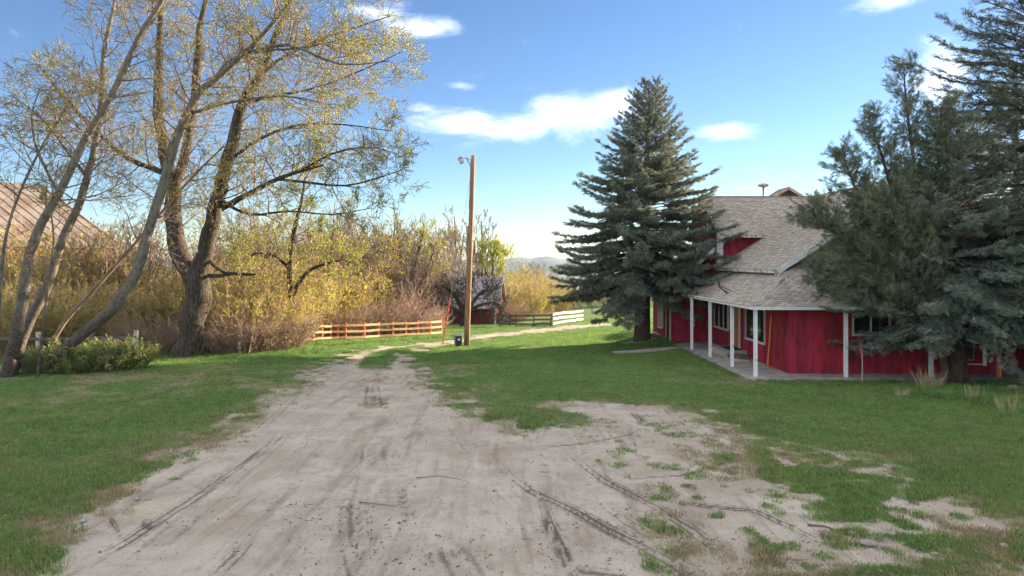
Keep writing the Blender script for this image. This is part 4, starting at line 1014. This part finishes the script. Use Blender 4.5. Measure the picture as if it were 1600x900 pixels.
for i, (px, top_, Y, lean_, lab) in enumerate(((228, 352, 38, 10, 'slim bare sapling in the thicket between curved and forked trunks'), (362, 330, 40, 14, 'slim bare sapling in the thicket right of the forked trunk'), (402, 322, 43, -12, 'slim bare sapling left of the spreading thicket tree'), (508, 318, 46, 15, 'slim bare sapling above the left end of rail fence'), (535, 340, 50, -8, 'slim bare sapling left of the dark leaning pair'), (606, 338, 56, 12, 'slim bare sapling just right of the dark leaning pair'), (668, 350, 64, -6, 'slim bare sapling above the right end of rail fence'), (150, 372, 37, 12, 'slim bare sapling in front of the barn corner'))):
    small_tree(lab, px, Y, top_, [[(px, 545, 6), (px + lean_ * .2, 490, 5), (px + lean_ * .5, 430, 3.5), (px + lean_, top_, 1.2)], [(px + lean_ * .3, 480, 3), (px - lean_, 430, 2.2), (px - lean_ * 2, top_ + 35, 1)], [(px + lean_ * .4, 450, 2.5), (px + lean_ * 1.8, 410, 2), (px + lean_ * 2.6, top_ + 30, 1)]], 'bud_leaf', .12, 120 + i, L=2.2, k=10, rmin=.011, up=.15, lsize=.05, name='bare_sapling', spread=.75, bark='bark_grey')
small_tree('yellow tinged upright tree behind the fence, right of the leaning pair', 640, 58, 345, [[(636, 520, 7), (640, 460, 6), (650, 410, 4.5), (662, 360, 2.5)], [(640, 460, 5), (625, 410, 4), (615, 365, 2)], [(640, 470, 4), (665, 430, 3), (680, 380, 2)]], 'spring_leaf', .55, 83, L=3.0, k=9, rmin=.014, lsize=.08)
for i, (px, top_, Y, lab) in enumerate(((710, 338, 92, 'tall bare tree left of the light pole, highest of the far row'), (729, 352, 96, 'tall bare tree hidden partly behind the light pole'), (752, 345, 90, 'tall bare tree just right of the light pole'), (692, 372, 84, 'shorter bare tree left end of the far row'))):
    small_tree(lab, px, Y, top_, [[(px - 1, 510, 5), (px, 450, 4), (px + 2, 400, 3), (px, top_, 1.2)], [(px, 450, 2.5), (px - 8, 410, 2), (px - 12, 375, 1)], [(px, 455, 2.5), (px + 9, 410, 2), (px + 14, 370, 1)]], 'bud_leaf', .25, 90 + i, L=3.2, k=8, rmin=.017, up=.25, lsize=.09, name='bare_tree', spread=.6)
small_tree('yellow green leafing tree above the shed roof', 768, 88, 385, [[(768, 510, 5), (768, 450, 4), (770, 415, 3), (772, 388, 1.5)], [(768, 450, 3), (758, 420, 2), (752, 400, 1)], [(769, 450, 3), (780, 420, 2), (785, 405, 1)]], 'spring_leaf', 1., 96, L=3.0, k=10, rmin=.015, up=.2, lsize=.075, name='leafing_tree', spread=.6, leaf_n=7)
small_tree('round bare tree before the hills right of yellow bushes', 828, 110, 418, [[(828, 495, 4), (828, 465, 3.5), (826, 440, 2.5), (824, 422, 1)], [(828, 465, 3), (838, 445, 2), (845, 430, 1)], [(828, 468, 2.5), (815, 450, 2), (808, 438, 1)]], 'bud_leaf', .1, 97, L=3.0, k=9, rmin=.02, up=.12, lsize=.1, name='bare_tree')
small_tree('dark gnarled bare apple tree in front of the small shed', 725, 57, 430, [[(724, 516, 13), (727, 495, 12), (720, 475, 9), (705, 455, 6), (690, 445, 3)], [(726, 492, 9), (740, 470, 7), (755, 455, 5), (772, 455, 3)], [(726, 490, 8), (730, 462, 6), (728, 440, 3)], [(722, 488, 7), (700, 478, 5), (680, 472, 4), (665, 478, 2)], [(728, 488, 7), (752, 476, 5), (775, 474, 4), (790, 486, 2)]], None, 0, 98, L=2.1, k=17, rmin=.02, up=-.02, name='apple_tree', spread=1.0, stem='bark_dark')
random.seed(101)

# ------------------------------------------------------------------ conifers
def needle_template(name, matn, L=.30, nl=.035, wd=.010, side=5, sl=.16, seed=1, dens=90):
    """a spray along +X: one leader and side twiglets, clad with needle blades"""
    r = np.random.default_rng(seed); v = []; f = []; tone = []
    axes = [(np.array([0., 0, 0]), np.array([1., 0, 0]), L)]
    for i in range(side):
        x = L * (.12 + .75 * i / side); sg = 1 if i % 2 else -1
        d = np.array([.8, sg * .75, r.uniform(-.25, .25)]); d /= np.linalg.norm(d); axes.append((np.array([x, 0, 0]), d, sl * (1.1 - .6 * i / side) * r.uniform(.8, 1.2)))
    for (o, ax, ln) in axes:
        nn = int(ln * dens)
        for i in range(nn):
            q = (i + r.random()) / nn; p = o + ax * ln * q; w = r.normal(size=3); w -= ax * w.dot(ax); w /= np.linalg.norm(w)
            d = ax * r.uniform(.5, 1.) + w * .9; d /= np.linalg.norm(d); l = nl * r.uniform(.8, 1.3) * (1.15 - .4 * q)
            s_ = np.cross(d, w + r.normal(size=3) * .3); s_ /= np.linalg.norm(s_); b = len(v)
            v += [p - s_ * wd, p + s_ * wd, p + d * l + s_ * wd * .45, p + d * l - s_ * wd * .45]; f.append((b, b + 1, b + 2, b + 3)); tone.append(min(1, max(0, q - .35) * 1.3 * r.random() + .1))
    me = np_mesh(name, np.array(v), np.array(f), matn, False, {'tone': ('FACE', tone)})
    return bpy.data.objects.new(name, me)

GROUPS = {}
def inst_group(tmpl):
    if tmpl.name in GROUPS: return GROUPS[tmpl.name]
    g = bpy.data.node_groups.new('scatter_' + tmpl.name, 'GeometryNodeTree')
    g.interface.new_socket('Geometry', in_out='INPUT', socket_type='NodeSocketGeometry'); g.interface.new_socket('Geometry', in_out='OUTPUT', socket_type='NodeSocketGeometry')
    n = g.nodes; l = g.links
    i = n.new('NodeGroupInput'); o = n.new('NodeGroupOutput'); ins = n.new('GeometryNodeInstanceOnPoints'); oi = n.new('GeometryNodeObjectInfo')
    oi.inputs['Object'].default_value = tmpl; oi.inputs['As Instance'].default_value = False
    ar = n.new('GeometryNodeInputNamedAttribute'); ar.data_type = 'FLOAT_VECTOR'; ar.inputs[0].default_value = 'rot'
    sc = n.new('GeometryNodeInputNamedAttribute'); sc.data_type = 'FLOAT'; sc.inputs[0].default_value = 'scl'
    e = n.new('FunctionNodeEulerToRotation'); l.new(ar.outputs[0], e.inputs[0])
    cv = n.new('ShaderNodeCombineXYZ')
    for k in range(3): l.new(sc.outputs[0], cv.inputs[k])
    l.new(i.outputs[0], ins.inputs['Points']); l.new(oi.outputs['Geometry'], ins.inputs['Instance']); l.new(e.outputs[0], ins.inputs['Rotation']); l.new(cv.outputs[0], ins.inputs['Scale'])
    l.new(ins.outputs[0], o.inputs[0])
    GROUPS[tmpl.name] = g
    return g

def scatter_mesh(name, pts, rot, scl):
    me = bpy.data.meshes.new(name); pts = np.asarray(pts, np.float32)
    me.vertices.add(len(pts)); me.vertices.foreach_set('co', pts.ravel())
    a = me.attributes.new('rot', 'FLOAT_VECTOR', 'POINT'); a.data.foreach_set('vector', np.asarray(rot, np.float32).ravel())
    a = me.attributes.new('scl', 'FLOAT', 'POINT'); a.data.foreach_set('value', np.asarray(scl, np.float32))
    me.update(); return me

def scatter(name, pts, rot, scl, tmpl, parent=None):
    o = link(name, scatter_mesh(name, pts, rot, scl), parent)
    m = o.modifiers.new('scatter', 'NODES'); m.node_group = inst_group(tmpl)
    return tag(o, kind='stuff')

def dir_rot(d): return (random.random() * 6.28, -asin(max(-1, min(1, d[2]))), atan2(d[1], d[0]))

def spruce(t, H_, R_, z0, tmpl, seed, barkm='bark_spruce', tr=.35, lean=0, gap=.0, whorl=.33, per=7, droop=.28, twins=False, shape=.85, full=1.):
    random.seed(seed); pts = []; rot = []; scl = []; br = MB()
    MB_t = MB().tube([(lean * s * H_, 0, s * H_ - (.3 if s == 0 else 0)) for s in (0, .03, .1, .3, .5, .7, .85, 1)], [tr * 1.35, tr * 1.1, tr, tr * .8, tr * .58, tr * .36, tr * .2, .02], 10)
    MB_t.build('trunk', barkm, t, True)
    tops = [(0, 0, H_)]
    if twins: tops = [(-.25, 0, H_), (.42, 0, H_ * .985)]
    def put(p, d, s):
        pts.append(tuple(p)); rot.append(dir_rot(d)); scl.append(s * (1 - .55 * max(0, min(1, p[2] / H_)) ** 3))
    z = z0
    while z < H_ - .15:
        f = (z - z0) / (H_ - z0)
        Lz = R_ * (1 - f) ** shape * (.55 + .45 * min(1, f * 6 + .45))
        nbr = max(3, int(round(per * (.55 + .45 * (1 - f)))))
        a0 = random.random() * 6.28
        for i in range(nbr):
            if random.random() < gap: continue
            a = a0 + 6.283 * i / nbr + random.gauss(0, .22); L = max(.10, Lz * random.uniform(.72, 1.16))
            zz = z + random.gauss(0, .1); el = .18 + .75 * f ** 1.5 - droop * (1 - f) * random.uniform(.5, 1.3)
            d = Vector((cos(a) * cos(el), sin(a) * cos(el), sin(el)))
            n = max(3, int(L / .3)); p = Vector((lean * zz, 0, zz)); path = [p.copy()]
            if twins and f > .86: p.x += (-.25 if i % 2 else .42); path = [p.copy()]
            for k in range(n):
                g = k / n
                d = (d + Vector((0, 0, -.05 * (1 - f) if g < .55 else .085)) + rnd_dir() * .06).normalized(); p = p + d * L / n; path.append(p.copy())
            br.tube([tuple(q) for q in path], [max(.008, .012 * L * (1 - .9 * k / n)) for k in range(n + 1)], 3, cap=False)
            for k in range(n):
                g = (k + .5) / n
                if g < .16 + .18 * (1 - f): continue
                A = path[k]; B = path[k + 1]; ax = (B - A).normalized(); seg = (B - A).length
                sd_ = ax.cross(Vector((0, 0, 1))).normalized()
                for q in range(max(1, int(seg / .13 * full))): put(A.lerp(B, random.random()), (ax + rnd_dir() * .3).normalized(), random.uniform(.8, 1.15))
                for sgn in (-1, 1):
                    for q in range(max(1, int(seg / .16 * full))):
                        sl_ = min(.95, L * .30) * (1.12 - g * .95) * random.uniform(.6, 1.2)
                        dd = (ax * .75 + sd_ * sgn * random.uniform(.55, 1.) + Vector((0, 0, random.uniform(-.28, .12)))).normalized(); P0 = A.lerp(B, random.random())
                        m = max(1, int(sl_ / .18))
                        for r in range(m):
                            P1 = P0 + dd * (sl_ * (r + .2) / m) + Vector((0, 0, -.06 * sl_ * (r / m) ** 2))
                            put(P1, (dd + rnd_dir() * .28 + (sd_ * sgn * .35 if random.random() < .5 else Vector((0, 0, 0)))).normalized(), random.uniform(.7, 1.12))
            put(path[-1], d, 1.1)
        z += whorl * random.uniform(.75, 1.25) * (1 if f < .75 else .6)
    for tp in tops:
        for k in range(8): put(Vector((tp[0] + lean * H_, tp[1], tp[2] - .1 - .12 * k)), (rnd_dir() * .5 + Vector((0, 0, 1))).normalized(), .9)
        put(Vector((tp[0] + lean * H_, 0, tp[2] - .1)), (0, 0, 1), 1.3)
    tag(br.build('branches', 'dry_twig', t, True), kind='stuff')
    scatter('crown', pts, rot, scl, tmpl, t)
    return len(pts)

tm_spruce = needle_template('needle_twig', 'spruce_needle', .34, .055, .0105, 5, .20, 3, 75)
tm_blue = needle_template('blue_needle_twig', 'blue_needle', .26, .038, .0075, 5, .15, 4, 105)
tm_dark = needle_template('dark_needle_twig', 'dark_needle', .32, .040, .007, 5, .18, 5, 85)
tm_jun = needle_template('juniper_spray', 'juniper_leaf', .24, .04, .006, 6, .13, 6, 75)

Y = 36.6; x = (1003 - 800) * Y / FP; z = gzf(x, Y) - .05
t = thing('spruce_tree', 'full spruce tree with twin tips at the left of house', 'tree', (x, Y, z))
SPRUCE = t
c1 = spruce(t, 14.0, 5.5, 2.9, tm_spruce, 5, tr=.40, lean=.028, twins=True, droop=.28, whorl=.27, per=11, shape=.84, full=1.15)
Y = 24.0; x = (1497 - 800) * Y / FP; z = gzf(x, Y) - .05
t = thing('spruce_tree', 'pale blue green spruce with low branches before the front wall', 'tree', (x, Y, z))
c2 = spruce(t, 9.2, 4.2, 2.2, tm_blue, 6, tr=.26, droop=.40, whorl=.21, per=11, shape=.52, full=1.15)
Y = 24.8; x = (1622 - 800) * Y / FP; z = gzf(x, Y) - .05
t = thing('spruce_tree', 'tall sparse dark spruce at the right picture edge', 'tree', (x, Y, z))
c3 = spruce(t, 17.5, 4.9, 3.0, tm_dark, 7, tr=.34, droop=.30, whorl=.34, per=8, shape=.36, gap=.08, full=1.1)
# spruces added to shade lawn and drive; the right-hand ones stay out of frame
for i, (x, y, s) in enumerate(((34, 46, 1.0), (39.5, 47, .95), (46, 47, 1.05), (24.0, 22.5, .9), (28.5, 26.5, 1.0), (25, 17.5, .8), (33, 30, 1.0), (20.8, 18.0, .7), (30, 21.5, .9))):
    q = copy_tree(t if y > 35 else SPRUCE); q.location = (x, y, gzf(x, y)); q.scale = (s, s, s); q.rotation_euler = (0, 0, i * 1.7)
    tag(q, 'dark spruce added for shade beyond the house, glimpsed through the right-hand trees' if y > 35 else 'unseen spruce added for shade beyond the right picture edge', 'tree', 'shade spruces added beyond the house' if y > 35 else 'unseen shade spruces right of the picture')

def juniper(t, seed, paths, tmpl):
    random.seed(seed); pts = []; rot = []; scl = []; T = Tree()
    def put(p, d, s): pts.append(tuple(p)); rot.append(dir_rot(d)); scl.append(s)
    for p_ in paths:
        lp_ = T.limb_path(p_, 4, 7, .04); m = len(lp_)
        for i in range(int(m * .12), m - 1):
            f = i / m; a = Vector(lp_[i][:3]); b = Vector(lp_[i + 1][:3]); ax = (b - a).normalized()
            for j in range(7):
                side = rnd_dir(); side = (side - ax * side.dot(ax)).normalized(); L = (1.55 * (1 - f) ** .7 + .22) * random.uniform(.5, 1.15)
                d = (ax * .75 + side * .85 + Vector((0, 0, .15))).normalized(); q = a.lerp(b, random.random()); n = max(2, int(L / .22)); path = [tuple(q)]
                for k in range(n):
                    d = (d + rnd_dir() * .18 + ax * .06).normalized(); q = q + d * L / n; path.append(tuple(q))
                    for _ in range(6):
                        put(q + rnd_dir() * .11, (d + rnd_dir() * .75).normalized(), random.uniform(.55, 1.05))
                T.twig.tube(path, [max(.006, .015 * (1 - k / n)) for k in range(n + 1)], 3, cap=False)
        put(Vector(lp_[-1][:3]), (0, 0, 1), 1)
    T.limb.build('trunk', 'bark_spruce', t, True); tag(T.twig.build('branches', 'dry_twig', t, True), kind='stuff')
    scatter('crown', pts, rot, scl, tmpl, t); return len(pts)
Y = 23.6; x0 = (1478 - 800) * Y / FP; z0 = gzf(x0, Y) - .1
t = thing('juniper_tree', 'green juniper with pointed leaning plumes over the porch roof', 'tree', (x0, Y, z0))
def jp(l, Y0, Y1): return [(a - x0, b - Y, c - z0, r) for a, b, c, r in pix(l, Y0, Y1)]
c4 = juniper(t, 9, [jp([(1478, 590, 12), (1465, 500, 10), (1450, 400, 8), (1432, 280, 6), (1418, 180, 4), (1412, 105, 1.5)], 23.6, 23.8),
                    jp([(1470, 540, 8), (1440, 440, 7), (1405, 340, 5), (1380, 250, 4), (1358, 190, 1.5)], 23.5, 23.2),
                    jp([(1468, 520, 8), (1420, 440, 6), (1370, 360, 5), (1335, 290, 3.5), (1318, 245, 1.5)], 23.4, 22.8),
                    jp([(1465, 500, 7), (1410, 450, 5), (1350, 400, 4), (1300, 350, 3), (1268, 335, 1.5)], 23.4, 22.6),
                    jp([(1465, 520, 6), (1400, 480, 5), (1345, 450, 4), (1300, 440, 2), (1285, 430, 1.2)], 23.5, 22.8),
                    jp([(1450, 400, 6), (1460, 300, 5), (1468, 230, 3.5), (1470, 170, 1.5)], 23.7, 23.5),
                    jp([(1440, 440, 6), (1420, 360, 4), (1390, 330, 3), (1350, 330, 1.5)], 23.0, 22.4)], tm_jun)
print('twigs', c1, c2, c3, c4)

# ------------------------------------------------------------------ grass
def tuft_template(name, nb, h, wd, spread, matn, seed):
    r = np.random.default_rng(seed); v = []; f = []; tone = []
    for i in range(nb):
        a = r.random() * 6.28; rr = spread * sqrt(r.random()); p = np.array([cos(a) * rr, sin(a) * rr, -.01])
        b = r.random() * 6.28; lean = r.uniform(.1, .9); hh = h * r.uniform(.5, 1.15)
        d = np.array([cos(b) * lean, sin(b) * lean, 1.]); d /= np.linalg.norm(d); s = np.array([-sin(b), cos(b), 0]) * wd * r.uniform(.7, 1.2)
        m = p + d * hh * .55; e = p + d * hh + np.array([cos(b), sin(b), -.35]) * hh * .25 * lean
        k = len(v); v += [p - s, p + s, m + s * .8, m - s * .8, e + s * .12, e - s * .12]; f += [(k, k + 1, k + 2, k + 3), (k + 3, k + 2, k + 4, k + 5)]
        tn = max(0, r.normal(.15, .3)); tone += [min(1, tn)] * 2
    return bpy.data.objects.new(name, np_mesh(name, np.array(v), np.array(f), matn, False, {'tone': ('FACE', tone)}))

leafmat('dry_grass', (.36, .29, .15), (.26, .22, .10), .9, .3, .8, .5, (.45, .37, .22))
tm_lawn = tuft_template('lawn_tuft', 16, .062, .0042, .075, 'grass', 1)
tm_lawn2 = tuft_template('far_lawn_tuft', 16, .085, .009, .16, 'grass', 2)
tm_dry = tuft_template('dry_tuft', 12, .07, .004, .09, 'dry_grass', 3)
tm_tall = tuft_template('tall_tuft', 18, .30, .006, .12, 'grass', 4)
tm_straw = tuft_template('straw_tuft', 14, .42, .005, .10, 'dry_grass', 5)

def cand(n, y0, y1, pw):
    """plan positions in a fan in front of the house, denser towards the camera"""
    u = rng.random(n); e = 1 - pw
    y = (y0 ** e + u * (y1 ** e - y0 ** e)) ** (1 / e)
    x = (rng.random(n) * 2 - 1) * (.86 * y + 1.5)
    return x, y
def house_mask(x, y): return ~((x > 8.25) & (y > 24.4) & (y < 41)) & ~((x > 4.85) & (x < 8.3) & (np.abs(y - 33.2 - (x - 6.5) * .18) < .38))
def finish_grass(name, label, x, y, s, tmpl, cat='grass'):
    pts = np.stack([x, y, gz(x, y) - .012], 1); n = len(x)
    rot = np.stack([rng.normal(0, .12, n), rng.normal(0, .12, n), rng.random(n) * 6.28], 1)
    o = scatter(name, pts, rot, s, tmpl); tag(o, label, cat); return n

x, y = cand(330000, 6.5, 30, 1.75)
d, k_, e = masks(x, y); nz = vnoise(x, y, .35, 15)
keep = (rng.random(len(x)) < np.clip(1.15 - 1.75 * d - .5 * e, 0, 1) * np.clip(.25 + 1.4 * nz, 0, 1)) & (d < .60 + .5 * (nz - .5)) & house_mask(x, y)
gx, gy = x[keep], y[keep]
sc_ = rng.uniform(.6, 1.3, len(gx)) * (.8 + .7 * vnoise(gx, gy, 1.2, 16)) * (1 + .5 * sst(10, 16, gx))
n1_ = finish_grass('lawn_grass', 'short green lawn grass on both sides of the driveway', gx, gy, sc_, tm_lawn)
x, y = cand(60000, 6.5, 26, 1.6); d, k_, e = masks(x, y); pa_ = poly_sd(x, y, PATCH); rd_ = poly_sd(x, y, ROAD)
nz = vnoise(x, y, .28, 27)
keep = (nz > .70) & (k_ < .3) & (((pa_ < .3) & (d > .4)) | ((np.abs(rd_) < .6) & (rng.random(len(x)) < .5)) | ((x > .5) & (y > 12) & (y < 16.5) & (rng.random(len(x)) < .35)))
tx_, ty_ = x[keep], y[keep]
finish_grass('grass_tufts', 'loose grass tufts dotted over the bare dirt patches', tx_, ty_, rng.uniform(.5, 1.1, len(tx_)), tm_lawn)
x, y = cand(150000, 28, 75, 1.3)
d, k_, e = masks(x, y)
keep = (rng.random(len(x)) < np.clip(1.1 - 1.7 * d - .25 * e, 0, 1)) & (d < .55) & house_mask(x, y) & ~((x < -9) & (y > 33.5) & (y < 39)) 
n2_ = finish_grass('lawn_grass', 'sunlit lawn grass past the bend and below the spruce', x[keep], y[keep], rng.uniform(.6, 1.3, keep.sum()), tm_lawn2)
x, y = cand(90000, 6.5, 32, 1.7)
d, k_, e = masks(x, y)
keep = (rng.random(len(x)) < np.clip(e * 1.3 - .1, 0, .8)) & (d < .8) & house_mask(x, y)
n3_ = finish_grass('dry_grass', 'short straw coloured dead grass in the lawn and along the verge', x[keep], y[keep], rng.uniform(.6, 1.3, keep.sum()), tm_dry)
# taller grass: foot of the trees, fence line, right hand edge
X_, Y_, S_ = [], [], []
def ring(n, cx, cy, rx, ry, s0, s1):
    a = rng.random(n) * 6.28; r = np.sqrt(rng.random(n)); X_.append(cx + np.cos(a) * r * rx); Y_.append(cy + np.sin(a) * r * ry); S_.append(rng.uniform(s0, s1, n))
for px in range(-60, 470, 12):
    Yb = 27.5 if px < 215 else 31.5; ring(22, (px - 800) * Yb / FP, Yb - .3, .7, .9, .35, .9)
for i in range(len(fp)): pass
for (px, py) in [(445, 556), (460, 552), (475, 546), (490, 541), (520, 538), (550, 536), (580, 534), (610, 532), (640, 530), (670, 528), (695, 526), (430, 560)]:
    a, b = G(px, py); ring(70, a, b, 1.3, 1.0, .5, 1.1)
for (px, py) in [(1450, 612), (1480, 618), (1510, 622), (1540, 626), (1570, 632), (1600, 636), (1420, 608), (1490, 606), (1530, 610), (1570, 612)]:
    a, b = G(px, py); ring(60, a, b, 1.0, .7, .35, .95)
for Yb in np.arange(25, 34, .35): ring(7, 8.25, Yb, .22, .25, .3, .6)
for xb in np.arange(8.6, 20, .4): ring(6, xb, 24.3, .25, .14, .25, .55)
x = np.concatenate(X_); y = np.concatenate(Y_); n4_ = finish_grass('tall_grass', 'taller uncut grass at trunks, fence foot and house edge', x, y, np.concatenate(S_), tm_tall)
# ragged tufts in the lawn and fallen leaves on it
x, y = cand(9000, 7, 34, 1.5); d, k_, e = masks(x, y); keep = (d < .35) & (vnoise(x, y, 1.6, 28) > .55) & house_mask(x, y)
finish_grass('ragged_grass', 'ragged longer grass tufts standing out of the lawn', x[keep], y[keep], rng.uniform(.25, .55, keep.sum()), tm_tall)
x, y = cand(9000, 7, 34, 1.5); d, k_, e = masks(x, y); keep = house_mask(x, y) & (vnoise(x, y, 2.0, 29) > .42) & (d < .25 + .5 * (rng.random(len(x)) < .12))
tag(link('fallen_leaves', leaf_mesh('fallen_leaves', np.stack([x[keep], y[keep], gz(x[keep], y[keep]) + .035 * (1 - d[keep])], 1), .024, 'dry_grass', 1.3)), 'pale dry leaves scattered over lawn and drive', 'fallen leaves', kind='stuff')
print('grass', n1_, n2_, n3_, n4_)

# dry clumps at the right trees, each a plant of its own
random.seed(131)
for i, (px, py, n, s, lab) in enumerate(((1452, 606, 22, 1.35, 'tall straw coloured dry grass clump left of the spruce trunk'), (1520, 624, 7, .8, 'smaller dry grass clump in the weeds right of the spruce trunk'), (1575, 640, 7, .75, 'dry grass clump at the right picture edge'), (1410, 618, 8, .55, 'low pale dry grass clump left of the tall one'))):
    a, b = G(px, py); a_ = []; r_ = []; s_ = []
    mb = MB()
    for k in range(n * 5):
        q = random.random() * 6.28; rr = .32 * sqrt(random.random()) * (s if s < 1 else 1); p = Vector((cos(q) * rr, sin(q) * rr, -.03)); lean = random.uniform(.05, .55); h = s * random.uniform(.22, .62)
        q2 = q + random.gauss(0, .7); dd = Vector((cos(q2) * lean, sin(q2) * lean, 1)).normalized()
        m_ = p + dd * h * .6; e_ = m_ + (dd + Vector((cos(q2), sin(q2), -.4)) * .35 * random.random()).normalized() * h * .4
        mb.tube([tuple(p), tuple(m_), tuple(e_)], [.006, .005, .002], 3, cap=False)
    t = mb.build('dry_grass_clump', 'straw', None, False); t.location = (a, b, gzf(a, b)); tag(t, lab, 'grass clump')

# ------------------------------------------------------------------ stones, sticks, log
def rock(x, y, s, label, group=None, flat=.6):
    mb = MB(); n = 9; rings = [(0, -.3), (.8, -.2), (1, .15), (.85, .5), (.5, .8), (.12, .92)]
    for r, z in rings:
        for k in range(n):
            a = 2 * pi * k / n; j = random.uniform(.8, 1.2); mb.v.append((cos(a) * r * s * j, sin(a) * r * s * j * .8, z * s * flat * random.uniform(.9, 1.1)))
    for i in range(len(rings) - 1):
        for k in range(n): mb.f.append((i * n + k, i * n + (k + 1) % n, (i + 1) * n + (k + 1) % n, (i + 1) * n + k))
    mb.f.append(tuple((len(rings) - 1) * n + k for k in range(n)))
    o = mb.build('rock', 'rock', None, True); o.location = (x, y, gzf(x, y)); o.rotation_euler = (0, 0, random.random() * 6); return tag(o, label, 'rock', group)
a, b = G(1583, 606); rock(a, b, .26, 'large rounded rock beside the walkway near right edge')
a, b = G(1563, 606); rock(a, b, .16, 'smaller rock left of the large rounded one')
for (px, py, s, lb) in ((1357, 857, .10, 'biggest pale stone among the grass patches, lower right'), (1330, 840, .05, 'small stone just up left of the biggest pale one'), (1395, 840, .06, 'small stone just right of the biggest pale one'), (1460, 870, .05, 'small stone near the bottom edge, lower right'), (1240, 700, .06, 'small stone at the back edge of the bare patch'), (1570, 855, .07, 'small stone close to the lower right corner'), (1510, 765, .05, 'small stone in the lawn above the lower right corner'), (1295, 705, .05, 'small stone at the back of the bare patch, right one'), (230, 815, .08, 'pale stone on the left verge, largest of three'), (130, 815, .06, 'pale stone on left verge nearest the picture edge'), (215, 780, .05, 'pale stone on the left verge, farthest of three')):
    a, b = G(px, py); rock(a, b, s, lb, 'small stones by the dirt', .5)
def stick(pxs, r, label, group=None):
    pts = []
    for i, (px, py) in enumerate(pxs):
        a, b = G(px, py); pts.append((a + random.gauss(0, .02), b, gzf(a, b) + r * .6 - (0.02 if len(pxs) > 2 else .0)))
    o = MB().tube(pts, [r * (1 - .6 * i / (len(pts) - 1)) for i in range(len(pts))], 6).build('fallen_stick', 'stick', None, True); return tag(o, label, 'stick', group)
stick([(104, 681), (130, 679), (156, 681)], .028, 'pale stick lying in the left lawn, the farther one')
stick([(70, 707), (95, 706), (120, 706)], .028, 'pale stick lying in the left lawn, the nearer one')
stick([(248, 690), (255, 697), (272, 695)], .02, 'bent twig in the left lawn near the driveway edge')
stick([(174, 812), (180, 820), (186, 828)], .03, 'short upright angled stick on left driveway verge')
stick([(560, 783), (600, 787), (622, 790)], .012, 'thin dark twig lying across the middle of the driveway')
stick([(655, 745), (690, 742), (720, 748)], .010, 'thin wavy twig on the driveway, right of middle')
stick([(1205, 722), (1220, 725), (1232, 723)], .018, 'dark short stick on the bare patch')
stick([(1260, 826), (1290, 828), (1310, 836), (1330, 832)], .016, 'forked twig among the grass patches, lower right')
a, b = G(350, 555); b = 32.2; a = -13.6
t = MB().tube([(-.9, 0, .25), (-.3, .05, .32), (.4, 0, .36), (1.0, -.05, .30)], [.13, .15, .14, .10], 9).build('fallen_log', 'bark_dark', None, True); t.location = (a, b, gzf(a, b)); tag(t, 'dark fallen log under the bare bushes right of the big trunk', 'log')

# dark gravel and chips on the dirt, too many to count
x, y = cand(26000, 6.5, 30, 1.8); d, k_, e = masks(x, y); keep = (d > .45) & (rng.random(len(x)) < .04 + .45 * np.clip((vnoise(x, y, 1.4, 41) - .55) * 3, 0, 1) + .5 * k_)
x = x[keep]; y = y[keep]; n = len(x); z = gz(x, y) - .025
ang = rng.random(n) * 6.28; s = .004 + .013 * rng.random(n) ** 2.5; el_ = rng.uniform(1, 2.2, n)
c, sn = np.cos(ang), np.sin(ang)
v = np.zeros((n, 5, 3))
for i, (a, b) in enumerate(((-1, -.6), (1, -.5), (.8, .6), (-.9, .5))):
    v[:, i, 0] = x + (c * a * el_ - sn * b) * s; v[:, i, 1] = y + (sn * a * el_ + c * b) * s; v[:, i, 2] = z - .004
v[:, 4, 0] = x; v[:, 4, 1] = y; v[:, 4, 2] = z + s * .7 + .004
i = np.arange(n)[:, None] * 5
f = (i[:, :, None] + np.array([[0, 1, 4], [1, 2, 4], [2, 3, 4], [3, 0, 4]])[None]).reshape(-1, 3)
tag(link('gravel', np_mesh('gravel', v.reshape(-1, 3), f, 'stick')), 'dark gravel and bark chips scattered on the dirt', 'gravel', kind='stuff')

# ------------------------------------------------------------------ haze
def haze():
    m = bpy.data.materials.new('haze'); m.use_nodes = True; n = NT(m.node_tree); n.n.remove(n.n['Principled BSDF'])
    pv = n.add('ShaderNodeVolumePrincipled'); pv.inputs['Color'].default_value = (.66, .82, 1.0, 1); pv.inputs['Density'].default_value = 1.9e-4; pv.inputs['Anisotropy'].default_value = .1
    n.l.new(pv.outputs[0], n.n['Material Output'].inputs['Volume']); MATS['haze'] = m
    tag(MB().box((-2350, -80, -110), (2350, 2320, 24)).build('haze', 'haze'), 'thin blue haze over the valley', kind='stuff')
haze()
